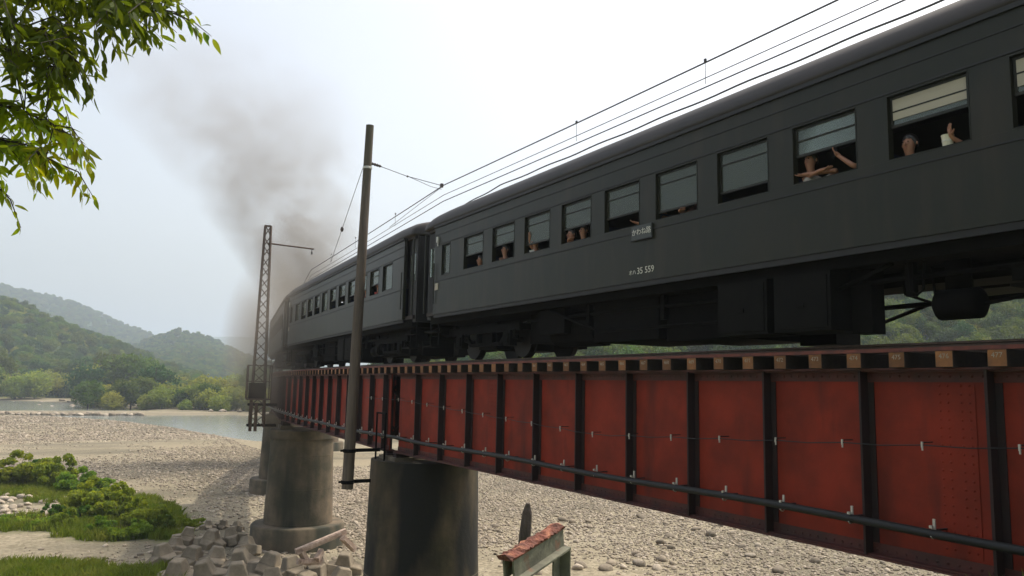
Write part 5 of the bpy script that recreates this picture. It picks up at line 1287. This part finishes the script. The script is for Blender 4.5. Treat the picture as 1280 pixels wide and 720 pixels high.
# unseen rest of that crown, enlarged to shade the coach and girders
P, dN = crown_points(9000, np.random.default_rng(5), 6.2, 7.5, 34, 0, lobe_r=0.34)
P = P + np.array([-2.6, -1.6, 2.6])
_c = (CM @ P.T).T; _px = 640 + FPX * _c[:, 0] / _c[:, 2]; _py = 360 - FPX * _c[:, 1] / _c[:, 2]
keep = ~((_c[:, 2] > 0) & (_px > -60) & (_px < 1340) & (_py > -60)) & (P[:, 2] > 1.9 + 0.1 * np.abs(P[:, 0]))
V, F = leaf_cards(P[keep], dN[keep], 0.16, np.random.default_rng(6), aspect=0.5)
link('crown', np_mesh('crown', V, F, L_NEAR), te)

# ------------------------------------------------------------------ smoke and haze
def smoke_mat(name, axis_fn, dens, col, nscale, lo, hi, seed):
    m = bpy.data.materials.new(name); m.use_nodes = True; t = m.node_tree; N = t.nodes; Lk = t.links
    for n in list(N): N.remove(n)
    out = N.new('ShaderNodeOutputMaterial'); pv = N.new('ShaderNodeVolumePrincipled'); Lk.new(pv.outputs[0], out.inputs['Volume'])
    pv.inputs['Color'].default_value = (*col, 1); pv.inputs['Anisotropy'].default_value = 0.2
    tc = N.new('ShaderNodeTexCoord'); sx = N.new('ShaderNodeSeparateXYZ'); Lk.new(tc.outputs['Object'], sx.inputs[0])
    def math_(op, a, b=None, c=None):
        n = N.new('ShaderNodeMath'); n.operation = op
        for i, v in enumerate((a, b, c)):
            if v is None: continue
            if isinstance(v, (int, float)): n.inputs[i].default_value = v
            else: Lk.new(v, n.inputs[i])
        return n.outputs[0]
    base = axis_fn(sx, math_)
    nz = N.new('ShaderNodeTexNoise'); nz.inputs['Scale'].default_value = nscale; nz.inputs['Detail'].default_value = 7; nz.inputs['Roughness'].default_value = 0.62; nz.inputs['Distortion'].default_value = 0.8
    mp = N.new('ShaderNodeMapping'); mp.inputs['Location'].default_value = (seed, seed * 1.7, 0); Lk.new(tc.outputs['Object'], mp.inputs['Vector']); Lk.new(mp.outputs[0], nz.inputs['Vector'])
    mr = N.new('ShaderNodeMapRange'); mr.interpolation_type = 'SMOOTHSTEP'; mr.inputs['From Min'].default_value = lo; mr.inputs['From Max'].default_value = hi; Lk.new(nz.outputs['Fac'], mr.inputs['Value'])
    Lk.new(math_('MULTIPLY', math_('MULTIPLY', base, mr.outputs[0]), dens), pv.inputs['Density'])
    return m
CH = clp(88.0, 0, 4.6)                         # where the chimney of the hidden engine stands
def plume(sx, f):
    x, y, z = sx.outputs
    h = f('MAXIMUM', z, 0.0)
    cx = f('MULTIPLY', f('POWER', f('MULTIPLY', h, 1 / 26.0), 1.8), -10.0); r = f('MULTIPLY_ADD', h, 0.46, 3.0)
    dx = f('DIVIDE', f('SUBTRACT', x, cx), r); dy = f('DIVIDE', y, r)
    d = f('SQRT', f('ADD', f('MULTIPLY', dx, dx), f('MULTIPLY', dy, dy)))
    core = f('POWER', f('MAXIMUM', f('SUBTRACT', 1.0, d), 0.0), 0.8)
    top = f('MAXIMUM', f('SUBTRACT', 1.0, f('MULTIPLY', h, 1 / 33.0)), 0.0)
    thin = f('DIVIDE', 1.0, f('MULTIPLY_ADD', h, 0.09, 1.0))
    return f('MULTIPLY', f('MULTIPLY', core, top), thin)
b = MB(); V = []
for i in range(9):
    h = 33 * i / 8; cx = -10.0 * (h / 26) ** 1.8; r = 3.1 + 0.465 * h
    for j in range(20): a = 2 * math.pi * j / 20; V.append((cx + r * math.cos(a), r * math.sin(a), h))
F = [(i * 20 + j, i * 20 + (j + 1) % 20, (i + 1) * 20 + (j + 1) % 20, (i + 1) * 20 + j) for i in range(8) for j in range(20)] + [tuple(range(20))[::-1], tuple(160 + j for j in range(20))]
b.add(V, F); o = b.build('smoke', smoke_mat('coal_smoke', plume, 0.82, (0.40, 0.365, 0.325), 0.15, 0.38, 0.60, 4.0)); o.location = CH; o.rotation_euler = (0, 0, -0.2)
tag(o, 'brown grey column of coal smoke rising behind the far coach', None, None, 'stuff')
def veil(sx, f):
    x, y, z = sx.outputs
    d = f('SQRT', f('ADD', f('ADD', f('MULTIPLY', f('MULTIPLY', x, 1 / 2.6), f('MULTIPLY', x, 1 / 2.6)), f('MULTIPLY', f('MULTIPLY', y, 1 / 17.0), f('MULTIPLY', y, 1 / 17.0))), f('MULTIPLY', f('MULTIPLY', z, 1 / 5.5), f('MULTIPLY', z, 1 / 5.5))))
    return f('MAXIMUM', f('SUBTRACT', 1.0, d), 0.0)
b = MB(); b.ball((0, 0, 0), 1.0, 10, sc=(2.65, 17.2, 5.55)); vc = clp(46, -2.0, 2.0)
o = b.build('smoke', smoke_mat('thin_smoke', veil, 0.22, (0.42, 0.385, 0.335), 0.22, 0.35, 0.65, 9.0)); o.location = vc; o.rotation_euler = (0, 0, -cl(46)[2])
tag(o, 'thin drifting smoke veil beside the far coaches', None, None, 'stuff')
m = bpy.data.materials.new('haze_air'); m.use_nodes = True; t = m.node_tree
for n in list(t.nodes): t.nodes.remove(n)
out = t.nodes.new('ShaderNodeOutputMaterial'); pv = t.nodes.new('ShaderNodeVolumePrincipled'); t.links.new(pv.outputs[0], out.inputs['Volume'])
pv.inputs['Color'].default_value = (0.70, 0.80, 0.93, 1); pv.inputs['Density'].default_value = 0.00040; pv.inputs['Anisotropy'].default_value = 0.3
b = MB(); b.bb((-4800, -1200, -13.5), (4800, 7200, 420)); o = b.build('haze', m); tag(o, 'pale summer haze filling the valley', None, None, 'stuff')
